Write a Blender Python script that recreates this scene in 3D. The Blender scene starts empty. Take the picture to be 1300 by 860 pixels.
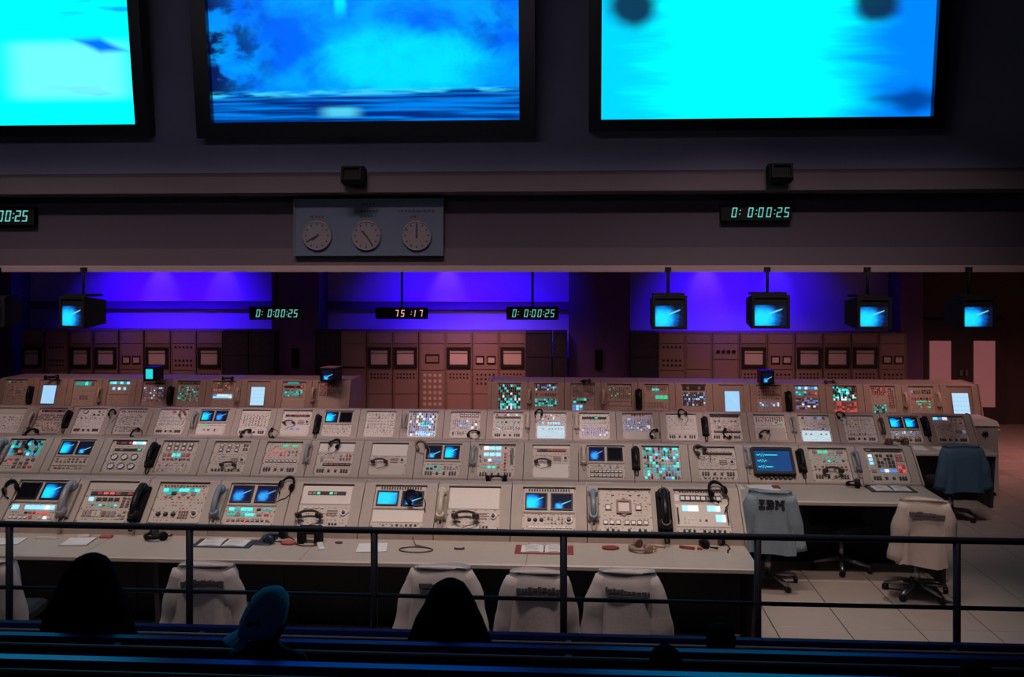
import bpy, math, random
from mathutils import Matrix, Vector
random.seed(7)
SC = bpy.context.scene
COL = SC.collection
PI = math.pi

# ------------------------------------------------------------------ camera
F, H, YAW = 1176.0, 3.07, math.radians(3.5)
SN, CS = math.sin(YAW), math.cos(YAW)
cam_d = bpy.data.cameras.new('camera'); cam = bpy.data.objects.new('camera', cam_d); COL.objects.link(cam)
cam.location = (0, 0, H); cam.rotation_euler = (PI / 2, 0, YAW)
cam_d.sensor_width = 36; cam_d.lens = F / 1300 * 36; cam_d.shift_y = -85 / 1300
cam_d.clip_start = 0.05; cam_d.clip_end = 200
SC.camera = cam
# ------------------------------------------------------------------ world, exposure
w = bpy.data.worlds.new('world'); SC.world = w; w.use_nodes = True
w.node_tree.nodes['Background'].inputs[0].default_value = (0.5, 0.55, 1.0, 1)
w.node_tree.nodes['Background'].inputs[1].default_value = 0.006
vs = SC.view_settings
vs.view_transform = 'Standard'; vs.look = 'None'; vs.gamma = 1; vs.use_curve_mapping = False; vs.exposure = 0.0

# ------------------------------------------------------------------ lights (ceiling fixtures, one added fill)
def area(name, loc, target, size, power, color, sy=None, spread=180):
    d = bpy.data.lights.new(name, 'AREA'); d.shape = 'RECTANGLE'; d.size = size; d.size_y = sy or size
    d.energy = power; d.color = color; d.spread = math.radians(spread)
    o = bpy.data.objects.new(name, d); COL.objects.link(o); o.location = loc
    o.rotation_euler = (Vector(target) - Vector(loc)).to_track_quat('-Z', 'Y').to_euler()
    return o
def spot(name, loc, target, power, color, angle=60, blend=0.6, r=0.08):
    d = bpy.data.lights.new(name, 'SPOT'); d.energy = power; d.color = color
    d.spot_size = math.radians(angle); d.spot_blend = blend; d.shadow_soft_size = r
    o = bpy.data.objects.new(name, d); COL.objects.link(o); o.location = loc
    o.rotation_euler = (Vector(target) - Vector(loc)).to_track_quat('-Z', 'Y').to_euler()
    return o
WARM = (1.0, 0.78, 0.71); PALE = (1.0, 0.78, 0.78); PINK = (1.0, 0.52, 0.44); ROSE = (1.0, 0.40, 0.35); VIOLET = (0.034, 0.0, 1.0)
# lighting bars above the stage, aimed down on the console rows
for x, p in ((-5.2, 14.5), (-2.2, 18.5), (0.8, 25)):
    area('near_bar', (x, 5.6, 6.9), (x, 8.0, 0.9), 2.8, p, WARM, 0.25, 60)
for x, p in ((-6.6, 21), (-3.0, 20), (0.6, 18), (3.2, 17)):
    area('far_bar', (x, 7.5, 7.0), (x, 12.6, 0.5), 3.4, p, PALE, 0.25, 42)
spot('floor_spot', (3.2, 7.6, 7.0), (2.7, 8.7, 0.0), 420, WARM, 32, 1.0, 0.15)
for x, p in ((-8.0, 7.5), (-4.6, 8.5), (-1.2, 7.5), (2.2, 9), (5.2, 9)):
    area('ceiling_panel', (x, 13.4, 3.5), (x, 15.0, 0.9), 1.2, p, PINK, 0.4, 95)
for x, p in ((-8.2, 5), (-1.8, 17), (3.4, 7)):
    area('rack_panel', (x, 16.2, 3.5), (x, 18.4, 0.3), 1.6, p, ROSE, 0.3, 75)
area('door_panel', (8.2, 15.0, 3.4), (8.0, 15.6, 0.0), 1.0, 36, ROSE, None, 120)
# dim unseen fill light, added to lift the beam and the upper wall
area('wall_fill', (-4.0, 3.6, 6.4), (-4.0, 11.6, 4.2), 8.0, 24, (0.95, 0.85, 1.0), 0.5, 150)

# ------------------------------------------------------------------ pixel of the photograph -> point in the place
def wx(px, Y):
    a = (px - 650) / F; return Y * (-SN + a * CS) / (CS + a * SN)
def at(px, py, Y):
    a = (px - 650) / F; t = Y / (CS + a * SN)
    return Vector((wx(px, Y), Y, H - (py - 345) / F * t))
def on_z(px, py, z):
    a = (px - 650) / F; t = (H - z) * F / (py - 345)
    return Vector((t * (-SN + a * CS), t * (CS + a * SN), z))
def span(px, py, Y):
    """metres per pixel near that point"""
    a = (px - 650) / F; return Y / (CS + a * SN) / F

# ------------------------------------------------------------------ materials
class N:
    """node expression helper"""
    def __init__(s, nt, sock): s.nt, s.s = nt, sock
    def _op(s, op, b=None, c=None):
        n = s.nt.nodes.new('ShaderNodeMath'); n.operation = op
        for i, q in enumerate((s, b, c)):
            if q is None: continue
            if isinstance(q, N): s.nt.links.new(q.s, n.inputs[i])
            else: n.inputs[i].default_value = q
        return N(s.nt, n.outputs[0])
    def __add__(s, b): return s._op('ADD', b)
    def __sub__(s, b): return s._op('SUBTRACT', b)
    def __mul__(s, b): return s._op('MULTIPLY', b)
    def __truediv__(s, b): return s._op('DIVIDE', b)
    def abs(s): return s._op('ABSOLUTE')
    def pow(s, b): return s._op('POWER', b)
    def clamp(s):
        r = s._op('MAXIMUM', 0.0); return r._op('MINIMUM', 1.0)
    def step(s, lo, hi):
        n = s.nt.nodes.new('ShaderNodeMapRange'); n.interpolation_type = 'SMOOTHSTEP'
        s.nt.links.new(s.s, n.inputs[0]); n.inputs[1].default_value = min(lo, hi); n.inputs[2].default_value = max(lo, hi)
        if lo > hi: n.inputs[3].default_value = 1; n.inputs[4].default_value = 0
        return N(s.nt, n.outputs[0])
def mixc(nt, fac, a, b):
    n = nt.nodes.new('ShaderNodeMix'); n.data_type = 'RGBA'
    if isinstance(fac, N): nt.links.new(fac.s, n.inputs[0])
    else: n.inputs[0].default_value = fac
    for i, q in ((6, a), (7, b)):
        if isinstance(q, (tuple, list)): n.inputs[i].default_value = (*q[:3], 1)
        else: nt.links.new(q, n.inputs[i])
    return n.outputs[2]
def noise(nt, vec, scale, detail=3, rough=0.5, dist=0.0):
    n = nt.nodes.new('ShaderNodeTexNoise'); n.inputs['Scale'].default_value = scale
    n.inputs['Detail'].default_value = detail; n.inputs['Roughness'].default_value = rough; n.inputs['Distortion'].default_value = dist
    if vec is not None: nt.links.new(vec, n.inputs['Vector'])
    return N(nt, n.outputs['Fac'])
MATS = {}
def mat(name, col, rough=0.55, metal=0.0, emit=0.0, ecol=None, var=0.12, scale=9.0, bump=0.0, spec=0.5):
    m = bpy.data.materials.new(name); m.use_nodes = True; nt = m.node_tree
    b = nt.nodes['Principled BSDF']
    b.inputs['Roughness'].default_value = rough; b.inputs['Metallic'].default_value = metal
    b.inputs['Specular IOR Level'].default_value = spec
    tc = nt.nodes.new('ShaderNodeTexCoord')
    if var > 0:
        f = noise(nt, tc.outputs['Object'], scale, 4, 0.6)
        nt.links.new(mixc(nt, f, tuple(c * (1 - var) for c in col), tuple(min(1, c * (1 + var)) for c in col)), b.inputs['Base Color'])
    else: b.inputs['Base Color'].default_value = (*col, 1)
    if emit > 0:
        b.inputs['Emission Color'].default_value = (*(ecol or col), 1); b.inputs['Emission Strength'].default_value = emit
    if bump > 0:
        bp = nt.nodes.new('ShaderNodeBump'); bp.inputs['Strength'].default_value = bump; bp.inputs['Distance'].default_value = 0.01
        nt.links.new(noise(nt, tc.outputs['Object'], scale * 4, 4).s, bp.inputs['Height']); nt.links.new(bp.outputs[0], b.inputs['Normal'])
    MATS[name] = m; return m
mat('console_paint', (0.42, 0.35, 0.30), 0.55)
mat('console_panel', (0.56, 0.49, 0.42), 0.45, var=0.06)
mat('console_pale', (0.72, 0.66, 0.60), 0.45, var=0.06)
mat('crt_plate', (0.50, 0.46, 0.42), 0.4, var=0.05)
mat('worktop', (0.50, 0.43, 0.37), 0.4, var=0.08)
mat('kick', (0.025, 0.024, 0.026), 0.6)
mat('black_plastic', (0.012, 0.011, 0.013), 0.35, spec=0.25)
mat('black_matte', (0.008, 0.007, 0.008), 0.7, spec=0.15)
mat('charcoal', (0.05, 0.045, 0.05), 0.5)
mat('brown_plastic', (0.10, 0.055, 0.045), 0.4)
mat('grey_plastic', (0.30, 0.31, 0.33), 0.35)
mat('grey_blue', (0.20, 0.25, 0.32), 0.35)
mat('cream', (0.62, 0.52, 0.42), 0.35)
mat('tan', (0.33, 0.22, 0.15), 0.5)
mat('steel', (0.45, 0.45, 0.47), 0.3, 0.9)
mat('paper', (0.78, 0.76, 0.74), 0.7, var=0.04)
mat('red_matte', (0.28, 0.035, 0.035), 0.5)
mat('pink_cloth', (0.45, 0.14, 0.11), 0.8)
mat('navy_plastic', (0.02, 0.03, 0.06), 0.4)
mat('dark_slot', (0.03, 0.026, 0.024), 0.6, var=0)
mat('red_slot', (0.12, 0.02, 0.02), 0.5, var=0)
mat('btn_cream', (0.60, 0.54, 0.48), 0.4, var=0)
mat('btn_white', (0.75, 0.74, 0.74), 0.35, var=0)
mat('btn_grey', (0.28, 0.25, 0.24), 0.4, var=0)
mat('btn_brown', (0.20, 0.10, 0.085), 0.4, var=0)
mat('btn_red', (0.35, 0.04, 0.04), 0.4, emit=0.12, ecol=(1, 0.08, 0.1), var=0)
mat('lit_red', (0.6, 0.1, 0.1), 0.4, emit=0.55, ecol=(1, 0.12, 0.12), var=0)
mat('lit_cyan', (0.1, 0.5, 0.5), 0.4, emit=0.85, ecol=(0.03, 0.85, 0.85), var=0)
mat('lit_teal', (0.05, 0.3, 0.28), 0.4, emit=0.35, ecol=(0.02, 0.7, 0.62), var=0)
mat('lit_green', (0.05, 0.4, 0.25), 0.4, emit=0.6, ecol=(0.05, 0.9, 0.5), var=0)
mat('lit_sky', (0.3, 0.5, 0.7), 0.4, emit=0.95, ecol=(0.25, 0.75, 1.0), var=0)
mat('lit_blue', (0.1, 0.2, 0.5), 0.4, emit=0.5, ecol=(0.15, 0.4, 1.0), var=0)
mat('lit_white', (0.8, 0.85, 0.9), 0.4, emit=0.85, ecol=(0.75, 0.9, 1.0), var=0)
mat('lit_purple', (0.3, 0.25, 0.5), 0.4, emit=0.25, ecol=(0.5, 0.45, 1.0), var=0)
mat('lit_orange', (0.6, 0.25, 0.1), 0.4, emit=0.5, ecol=(1.0, 0.35, 0.1), var=0)
mat('seg_cyan', (0.1, 0.5, 0.5), 0.4, emit=0.45, ecol=(0.25, 0.85, 0.75), var=0)
mat('seg_pink', (0.6, 0.3, 0.3), 0.4, emit=0.85, ecol=(1.0, 0.55, 0.55), var=0)
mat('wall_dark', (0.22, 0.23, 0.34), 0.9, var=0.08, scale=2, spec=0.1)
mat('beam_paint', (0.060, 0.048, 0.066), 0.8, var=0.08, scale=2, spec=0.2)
mat('ledge_paint', (0.12, 0.095, 0.11), 0.7, var=0.08, scale=3, spec=0.2)
mat('lip_highlight', (0.26, 0.18, 0.18), 0.6, var=0.1, scale=3, spec=0.3)  # lighter base colour stands in for the highlight along the beam lip
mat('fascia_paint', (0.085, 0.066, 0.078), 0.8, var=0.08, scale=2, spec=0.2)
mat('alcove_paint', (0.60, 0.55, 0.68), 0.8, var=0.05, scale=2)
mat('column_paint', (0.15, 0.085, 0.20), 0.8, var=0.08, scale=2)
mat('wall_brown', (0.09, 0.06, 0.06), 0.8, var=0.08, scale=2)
mat('rack_paint', (0.22, 0.16, 0.14), 0.5, var=0.08)
mat('rack_light', (0.29, 0.21, 0.19), 0.5, var=0.06)
mat('rack_dark', (0.03, 0.03, 0.045), 0.5)
mat('recorder_frame', (0.02, 0.018, 0.018), 0.4)
mat('chart_paper', (0.62, 0.54, 0.50), 0.6, var=0.05)
mat('door_leaf', (0.06, 0.045, 0.055), 0.6)
mat('door_glass', (0.30, 0.18, 0.17), 0.25, emit=0.16, ecol=(1.0, 0.33, 0.36), var=0.1, scale=1.5)
mat('floor_joint', (0.03, 0.026, 0.025), 0.8, var=0)
mat('floor_tile', (0.42, 0.36, 0.32), 0.35, var=0.10, scale=5)
mat('tier_carpet', (0.02, 0.02, 0.03), 0.9, bump=0.3, scale=30)
mat('rail_paint', (0.035, 0.036, 0.055), 0.5)
mat('bench_paint', (0.012, 0.045, 0.22), 0.25, 0.85, var=0.1)
mat('bench_trim', (0.75, 0.48, 0.45), 0.45)
mat('bezel', (0.008, 0.008, 0.018), 0.35, var=0)
mat('clock_board', (0.055, 0.075, 0.12), 0.6, var=0.06, scale=2)
mat('clock_face', (0.13, 0.11, 0.13), 0.5, var=0.05)
mat('clock_ink', (0.02, 0.02, 0.03), 0.6, var=0)
mat('jacket_white', (0.60, 0.56, 0.55), 0.85, bump=0.2, scale=14)
mat('jacket_beige', (0.62, 0.52, 0.46), 0.85, bump=0.2, scale=14)
mat('jacket_grey', (0.24, 0.31, 0.36), 0.85, bump=0.2, scale=14)
mat('jacket_blue', (0.045, 0.10, 0.16), 0.85, bump=0.2, scale=14)
mat('letter_faint', (0.13, 0.125, 0.14), 0.8, var=0)
mat('letter_dark', (0.02, 0.02, 0.03), 0.8, var=0)
mat('chair_fabric', (0.018, 0.016, 0.02), 0.8, bump=0.2, scale=40)
mat('cloth_black', (0.010, 0.010, 0.016), 0.9, bump=0.2, scale=20)
mat('hair_dark', (0.004, 0.0035, 0.005), 0.8, bump=0.3, scale=30, spec=0.05)
mat('cap_blue', (0.28, 0.55, 0.88), 0.8, bump=0.2, scale=30)
mat('crt_off', (0.006, 0.006, 0.010), 0.2, var=0, spec=0.15)

def picture(name, fn, strength=1.0, rough=0.25):
    """an emissive screen whose picture is a function of its own uv"""
    m = bpy.data.materials.new(name); m.use_nodes = True; nt = m.node_tree
    b = nt.nodes['Principled BSDF']; b.inputs['Base Color'].default_value = (0.01, 0.01, 0.015, 1)
    b.inputs['Roughness'].default_value = rough; b.inputs['Emission Strength'].default_value = strength; b.inputs['Specular IOR Level'].default_value = 0.04
    uvn = nt.nodes.new('ShaderNodeUVMap'); sep = nt.nodes.new('ShaderNodeSeparateXYZ')
    nt.links.new(uvn.outputs[0], sep.inputs[0])
    col = fn(nt, uvn.outputs[0], N(nt, sep.outputs[0]), N(nt, sep.outputs[1]))
    nt.links.new(col, b.inputs['Emission Color'])
    MATS[name] = m; return m
def stretched(nt, uv, sx, sy, off=0.0):
    mp = nt.nodes.new('ShaderNodeMapping'); mp.inputs['Scale'].default_value = (sx, sy, 1); mp.inputs['Location'].default_value = (off, off * 1.7, 0)
    nt.links.new(uv, mp.inputs[0]); return mp.outputs[0]
def plume(cx, cy, rad, core, edge, bg, slope=0.55, streak=True):
    def fn(nt, uv, u, v):
        du, dv = u - cx, (v - cy) * 0.8
        wob = noise(nt, uv, 5.0, 3) * 0.25
        d = (du * du + dv * dv).pow(0.5) + wob - 0.12
        c1 = mixc(nt, d.step(rad * 1.3, rad * 0.65), bg, edge)
        c2 = mixc(nt, d.step(rad * 0.98, rad * 0.30), c1, core)
        if streak:
            line = (v - cy - 0.08 - du * slope)
            wd = (line.abs() + (u - cx) * 0.05).step(0.085, 0.02) * u.step(cx + rad * .3, cx + rad * .7) * u.step(cx + 0.66, cx + 0.58)
            c2 = mixc(nt, wd, c2, tuple(min(1, q * .9 + .15) for q in core))
        return c2
    return fn
picture('crt_bright', plume(0.24, 0.38, 0.52, (0.01, 0.80, 1.0), (0.0, 0.20, 0.9), (0.004, 0.006, 0.03)), 1.0)
picture('crt_blue', plume(0.32, 0.35, 0.36, (0.04, 0.45, 1.0), (0.0, 0.06, 0.55), (0.004, 0.006, 0.03)), 0.9)
picture('crt_low', plume(0.35, 0.16, 0.24, (0.05, 0.65, 1.0), (0.0, 0.10, 0.65), (0.004, 0.006, 0.022)), 0.9)
picture('crt_full', plume(0.35, 0.5, 0.75, (0.02, 0.72, 1.0), (0.0, 0.40, 1.0), (0.0, 0.05, 0.4)), 1.0)
picture('crt_teal', plume(0.5, 0.5, 0.9, (0.02, 0.80, 0.85), (0.0, 0.6, 0.7), (0.0, 0.3, 0.4), streak=False), 0.9)
def grid_pic(nt, uv, u, v):
    gu = ((u * 6.0)._op('FRACT') - 0.5).abs().step(0.40, 0.47); gv = ((v * 5.0)._op('FRACT') - 0.5).abs().step(0.38, 0.46)
    return mixc(nt, gu._op('MAXIMUM', gv) * 0.35, (0.50, 0.78, 1.0), (0.12, 0.35, 0.75))
picture('lit_sheet', grid_pic, 0.95)
def form_pic(nt, uv, u, v):
    ln = ((v * 6.0)._op('FRACT') - 0.5).abs().step(0.36, 0.44) * noise(nt, stretched(nt, uv, 9, 3), 3.0, 3).step(0.48, 0.56)
    c = mixc(nt, noise(nt, uv, 2.5, 2), (0.50, 0.74, 0.85), (0.80, 0.92, 1.0))
    return mixc(nt, ln * 0.7, c, (0.30, 0.40, 0.50))
picture('lit_form', form_pic, 0.85)
def plain_pic(nt, uv, u, v):
    return mixc(nt, noise(nt, uv, 3.0, 2), (0.30, 0.62, 1.0), (0.45, 0.75, 1.0))
picture('lit_plain', plain_pic, 0.95)
def scope_pic(nt, uv, u, v):
    c = mixc(nt, noise(nt, uv, 2.0, 2), (0.006, 0.045, 0.16), (0.012, 0.07, 0.24))
    for k, y in enumerate((0.80, 0.52, 0.24)):
        amp = (u - 0.22).abs().step(0.14, 0.02)
        wave = ((u * 90.0)._op('SINE')) * amp * 0.06
        ln = (v - y - wave).abs().step(0.030, 0.010) * u.step(0.05, 0.08) * u.step((0.68, 0.35, 0.50)[k], (0.62, 0.3, 0.44)[k])
        c = mixc(nt, ln, c, (0.05, 0.9, 0.85))
    return c
picture('scope_screen', scope_pic, 1.0)
CY, BL = (0.0, 1.0, 1.0), (0.0, 0.23, 1.0)
def scr_left(nt, uv, u, v):
    n1 = noise(nt, stretched(nt, uv, 1.2, 5.0), 2.2, 3); c = mixc(nt, n1.step(0.56, 0.66) * u.step(0.55, 0.8), (0.0, 0.95, 1.0), (0.0, 0.40, 1.0))
    pale = (u - 0.80).abs().step(0.22, 0.12) * (v - 0.21).abs().step(0.13, 0.08)
    c = mixc(nt, pale * 0.65, c, (0.22, 1.0, 1.0))
    dk = ((u - 0.90).abs() * 0.8 + (v - 0.305 + (u - 0.9) * 0.3).abs() * 2.2).step(0.10, 0.02)
    c = mixc(nt, dk, c, (0.0, 0.16, 0.9))
    tp = (v - 0.59 + (u - 0.7) * 0.05).step(0.0, 0.06) * (u - 0.72).abs().step(0.16, 0.06)
    return mixc(nt, tp * 0.8, c, (0.25, 0.25, 0.75))
picture('big_screen_left', scr_left, 1.15)
def scr_mid(nt, uv, u, v):
    n1 = noise(nt, uv, 4.2, 5, 0.55, 0.4); n2 = noise(nt, stretched(nt, uv, 1, 1, 3.1), 8.0, 5, 0.6, 0.3)
    c = mixc(nt, n1.step(0.36, 0.62), (0.0, 0.14, 1.0), (0.0, 0.36, 1.0))
    hot = ((u - 0.62) * (u - 0.62) * 2.2 + (v - 0.24) * (v - 0.24) * 7.0 + (n2 - 0.5) * 0.35).step(0.28, 0.0)
    c = mixc(nt, hot * 0.85, c, (0.0, 0.82, 1.0))
    dark = (u * 2.2 + (v - 0.3).abs() * 0.7).step(0.66, 0.10) * n2.step(0.40, 0.55)
    c = mixc(nt, dark, c, (0.002, 0.012, 0.10))
    dk2 = ((u - 0.92).abs() * 1.3 + (v - 0.38).abs() * 1.2).step(0.24, 0.02) * n2.step(0.40, 0.55)
    c = mixc(nt, dk2 * 0.6, c, (0.0, 0.06, 0.55))
    col = (u - 0.43).abs().step(0.028, 0.008) * v.step(0.42, 0.50)
    c = mixc(nt, col * 0.9, c, (0.0, 0.85, 1.0))
    hz = (v - 0.125 - (u - 0.5) * 0.02)
    st = noise(nt, stretched(nt, uv, 0.5, 12.0), 4.0, 3)
    sea = mixc(nt, st.step(0.40, 0.62), (0.0, 0.025, 0.22), (0.0, 0.22, 0.85))
    gl = ((u - 0.42).abs().step(0.09, 0.02)) * (v - 0.04).abs().step(0.03, 0.01)
    sea = mixc(nt, gl * 0.8, sea, (0.10, 0.75, 1.0))
    c = mixc(nt, hz.step(0.008, -0.008), c, sea)
    foam = hz.abs().step(0.022, 0.004) * noise(nt, stretched(nt, uv, 1, 6, 1.3), 6.0, 3).step(0.42, 0.6)
    return mixc(nt, foam * 0.8, c, (0.05, 0.72, 1.0))
picture('big_screen_mid', scr_mid, 1.05)
def scr_right(nt, uv, u, v):
    n1 = noise(nt, stretched(nt, uv, 0.8, 5.0), 2.6, 4); n2 = noise(nt, uv, 7.0, 3)
    side = (u + (n1 - 0.5) * 0.35).step(0.62, 0.92)
    c = mixc(nt, side, CY, (0.0, 0.22, 1.0))
    lf = (u + (n1 - 0.5) * 0.5).step(0.28, 0.05)
    c = mixc(nt, lf * 0.75, c, (0.0, 0.50, 1.0))
    for cx, cy, r in ((0.095, 0.455, 0.085), (0.83, 0.45, 0.075)):
        d = ((u - cx) * (u - cx) + (v - cy) * (v - cy) * 0.8).pow(0.5) + (n2 - 0.5) * 0.05
        c = mixc(nt, d.step(r * 1.25, r * 0.45) * 0.97, c, (0.004, 0.025, 0.07))
    d = ((u - 0.95).abs() * 0.6 + (v - 0.07).abs() * 1.4 + (n2 - 0.5) * 0.08).step(0.13, 0.02)
    return mixc(nt, d * 0.85, c, (0.0, 0.03, 0.22))
picture('big_screen_right', scr_right, 1.15)

# ------------------------------------------------------------------ mesh builder
I4 = Matrix.Identity(4)
class MB:
    def __init__(s): s.v, s.f, s.m, s.sm, s.uv = [], [], [], [], {}
    def add(s, vs, fs, m, M=None, smooth=False):
        o = len(s.v)
        s.v += [tuple(M @ Vector(p)) for p in vs] if M is not None else [tuple(p) for p in vs]
        for f in fs: s.f.append([i + o for i in f]); s.m.append(m); s.sm.append(smooth)
        return s
    def box(s, x0, x1, y0, y1, z0, z1, m, M=None):
        v = [(x0,y0,z0),(x1,y0,z0),(x1,y1,z0),(x0,y1,z0),(x0,y0,z1),(x1,y0,z1),(x1,y1,z1),(x0,y1,z1)]
        return s.add(v, [(0,3,2,1),(4,5,6,7),(0,1,5,4),(1,2,6,5),(2,3,7,6),(3,0,4,7)], m, M)
    def bbox(s, x0, x1, y0, y1, z0, z1, b, m, M=None):
        """box with chamfered vertical-ish top edges (bevel b on the z1 side)"""
        v = [(x0,y0,z0),(x1,y0,z0),(x1,y1,z0),(x0,y1,z0),(x0,y0,z1-b),(x1,y0,z1-b),(x1,y1,z1-b),(x0,y1,z1-b),
             (x0+b,y0+b,z1),(x1-b,y0+b,z1),(x1-b,y1-b,z1),(x0+b,y1-b,z1)]
        return s.add(v, [(0,3,2,1),(0,1,5,4),(1,2,6,5),(2,3,7,6),(3,0,4,7),(4,5,9,8),(5,6,10,9),(6,7,11,10),(7,4,8,11),(8,9,10,11)], m, M)
    def prism(s, poly, x0, x1, m, M=None):
        n = len(poly); v = [(x0, y, z) for y, z in poly] + [(x1, y, z) for y, z in poly]
        return s.add(v, [tuple(range(n - 1, -1, -1)), tuple(range(n, 2 * n))] + [(i, (i + 1) % n, n + (i + 1) % n, n + i) for i in range(n)], m, M)
    def ring(s, x0, x1, z0, z1, t, d0, d1, m, M=None):
        """rectangular frame in the x/y plane of M (u,v), border t, from height d0 to d1"""
        s.box(x0, x1, z0, z0 + t, d0, d1, m, M); s.box(x0, x1, z1 - t, z1, d0, d1, m, M)
        s.box(x0, x0 + t, z0 + t, z1 - t, d0, d1, m, M); s.box(x1 - t, x1, z0 + t, z1 - t, d0, d1, m, M); return s
    def lathe(s, prof, n, m, M=None, smooth=True):
        v = []
        for r, h in prof:
            for k in range(n): a = 2 * PI * k / n; v.append((r * math.cos(a), r * math.sin(a), h))
        fs = [(i*n+k, i*n+(k+1)%n, (i+1)*n+(k+1)%n, (i+1)*n+k) for i in range(len(prof)-1) for k in range(n)]
        s.add(v, fs, m, M, smooth)
        o = len(s.v) - len(v)
        s.f.append([o + k for k in range(n - 1, -1, -1)]); s.m.append(m); s.sm.append(False)
        s.f.append([o + (len(prof)-1)*n + k for k in range(n)]); s.m.append(m); s.sm.append(False)
        return s
    def tube(s, pts, r, n, m, M=None, flat=1.0):
        pts = [Vector(p) for p in pts]; rs = r if isinstance(r, (list, tuple)) else [r] * len(pts)
        v = []; up = Vector((0, 0, 1))
        for i, p in enumerate(pts):
            t = (pts[min(i+1, len(pts)-1)] - pts[max(i-1, 0)]).normalized()
            a = t.cross(up)
            if a.length < 0.05: a = t.cross(Vector((0, 1, 0)))
            a.normalize(); b = a.cross(t)
            for k in range(n):
                q = 2 * PI * k / n; v.append(p + a * (rs[i] * math.cos(q)) + b * (rs[i] * flat * math.sin(q)))
        fs = [(i*n+k, i*n+(k+1)%n, (i+1)*n+(k+1)%n, (i+1)*n+k) for i in range(len(pts)-1) for k in range(n)]
        fs += [tuple(range(n-1, -1, -1)), tuple((len(pts)-1)*n + k for k in range(n))]
        return s.add(v, fs, m, M, True)
    def quad_uv(s, c, m, M=None, sub=1):
        """picture quad: corners bl, br, tr, tl"""
        o = len(s.v); s.add(c, [(0, 1, 2, 3)], m, M)
        s.uv[len(s.f) - 1] = ((0,0),(1,0),(1,1),(0,1)); return s
    def build(s, name, parent=None, loc=(0,0,0), **props):
        me = bpy.data.meshes.new(name); me.from_pydata(s.v, [], s.f)
        names = []
        for m in s.m:
            if m not in names: names.append(m)
        for n in names: me.materials.append(MATS[n])
        me.polygons.foreach_set('material_index', [names.index(m) for m in s.m])
        me.polygons.foreach_set('use_smooth', s.sm)
        if s.uv:
            ul = me.uv_layers.new(name='UVMap')
            for fi, cs in s.uv.items():
                for li, c in zip(me.polygons[fi].loop_indices, cs): ul.data[li].uv = c
        me.update()
        o = bpy.data.objects.new(name, me); COL.objects.link(o); o.parent = parent; o.location = loc
        for k, q in props.items(): o[k] = q
        return o
def empty(name, loc, rz=0.0, **props):
    o = bpy.data.objects.new(name, None); COL.objects.link(o); o.location = loc; o.rotation_euler = (0, 0, rz)
    o.empty_display_size = 0.1
    for k, q in props.items(): o[k] = q
    return o
def copy_tree(o, parent=None):
    kids = list(o.children); c = o.copy(); COL.objects.link(c); c.parent = parent
    for k in kids: copy_tree(k, c)
    return c
def tag(o, label, cat, group=None):
    o['label'] = label; o['category'] = cat
    if group: o['group'] = group
    return o
ORD = ['first', 'second', 'third', 'fourth', 'fifth', 'sixth', 'seventh', 'eighth', 'ninth', 'tenth', 'eleventh', 'twelfth', 'thirteenth',
       'fourteenth', 'fifteenth', 'sixteenth', 'seventeenth', 'eighteenth', 'nineteenth', 'twentieth', 'twenty-first', 'twenty-second', 'twenty-third', 'twenty-fourth', 'twenty-fifth']
def S(name, mb, **k): return mb.build(name, kind='structure', **k)

# ------------------------------------------------------------------ the setting
XL, XR, YB, YBEAM = -13.0, 11.5, 19.4, 11.6
# floor: slab with proud tiles on it
p = on_z(1073, 797.5, 0.0); T = 0.61
fl = S('floor', MB().box(XL, XR, 2.0, YB, -0.2, -0.012, 'floor_joint'))
tmesh = None
for i in range(-2, 11):
    for j in range(-2, 19):
        x, y = p.x + i * T, p.y + j * T
        if tmesh is None:
            t = MB().bbox(0.004, T - 0.004, 0.004, T - 0.004, -0.02, 0.0, 0.003, 'floor_tile').build('floor_tile', fl)
            tmesh = t.data
        else:
            t = bpy.data.objects.new('floor_tile', tmesh); COL.objects.link(t); t.parent = fl
        t.location = (x, y, 0)
# the rest of the floor, out of sight under the consoles
mb = MB(); mb.box(XL, p.x - 2 * T - 0.004, 2.0, YB, -0.02, 0.0, 'floor_tile'); mb.box(p.x + 11 * T + .004, XR, 2.0, YB, -0.02, 0, 'floor_tile')
mb.box(p.x - 2 * T, p.x + 11 * T, p.y + 17 * T + .004 + 2 * T, YB, -0.02, 0, 'floor_tile')
mb.build('floor_tile_field', fl, kind='stuff')
S('wall_left', MB().box(XL - 0.2, XL, 2, YB, 0, 9, 'wall_brown'))
S('wall_right', MB().box(XR, XR + 0.2, 2, YB, 0, 9, 'wall_brown'))
S('wall_back', MB().box(XL, XR, YB, YB + 0.2, 0, 3.8, 'alcove_paint'))
S('ceiling', MB().box(XL, XR, YBEAM + 0.4, YB, 3.7, 3.8, 'wall_dark'))
zl0, zl1 = at(650, 248, YBEAM).z, at(650, 223, YBEAM - .3).z
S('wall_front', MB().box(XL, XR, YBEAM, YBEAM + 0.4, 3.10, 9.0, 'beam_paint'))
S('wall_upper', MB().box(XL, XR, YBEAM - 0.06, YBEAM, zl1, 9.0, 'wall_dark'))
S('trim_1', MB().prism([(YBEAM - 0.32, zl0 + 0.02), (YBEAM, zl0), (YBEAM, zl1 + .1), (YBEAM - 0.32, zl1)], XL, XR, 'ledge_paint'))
S('trim_2', MB().prism([(YBEAM - 0.05, 3.065), (YBEAM + .4, 3.065), (YBEAM + .4, 3.10), (YBEAM, 3.16), (YBEAM - 0.05, 3.135)], XL, XR, 'lip_highlight'))
S('trim_7', MB().box(XL, XR, YBEAM - .03, YBEAM, 3.14, at(650, 315, YBEAM).z, 'fascia_paint'))
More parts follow.
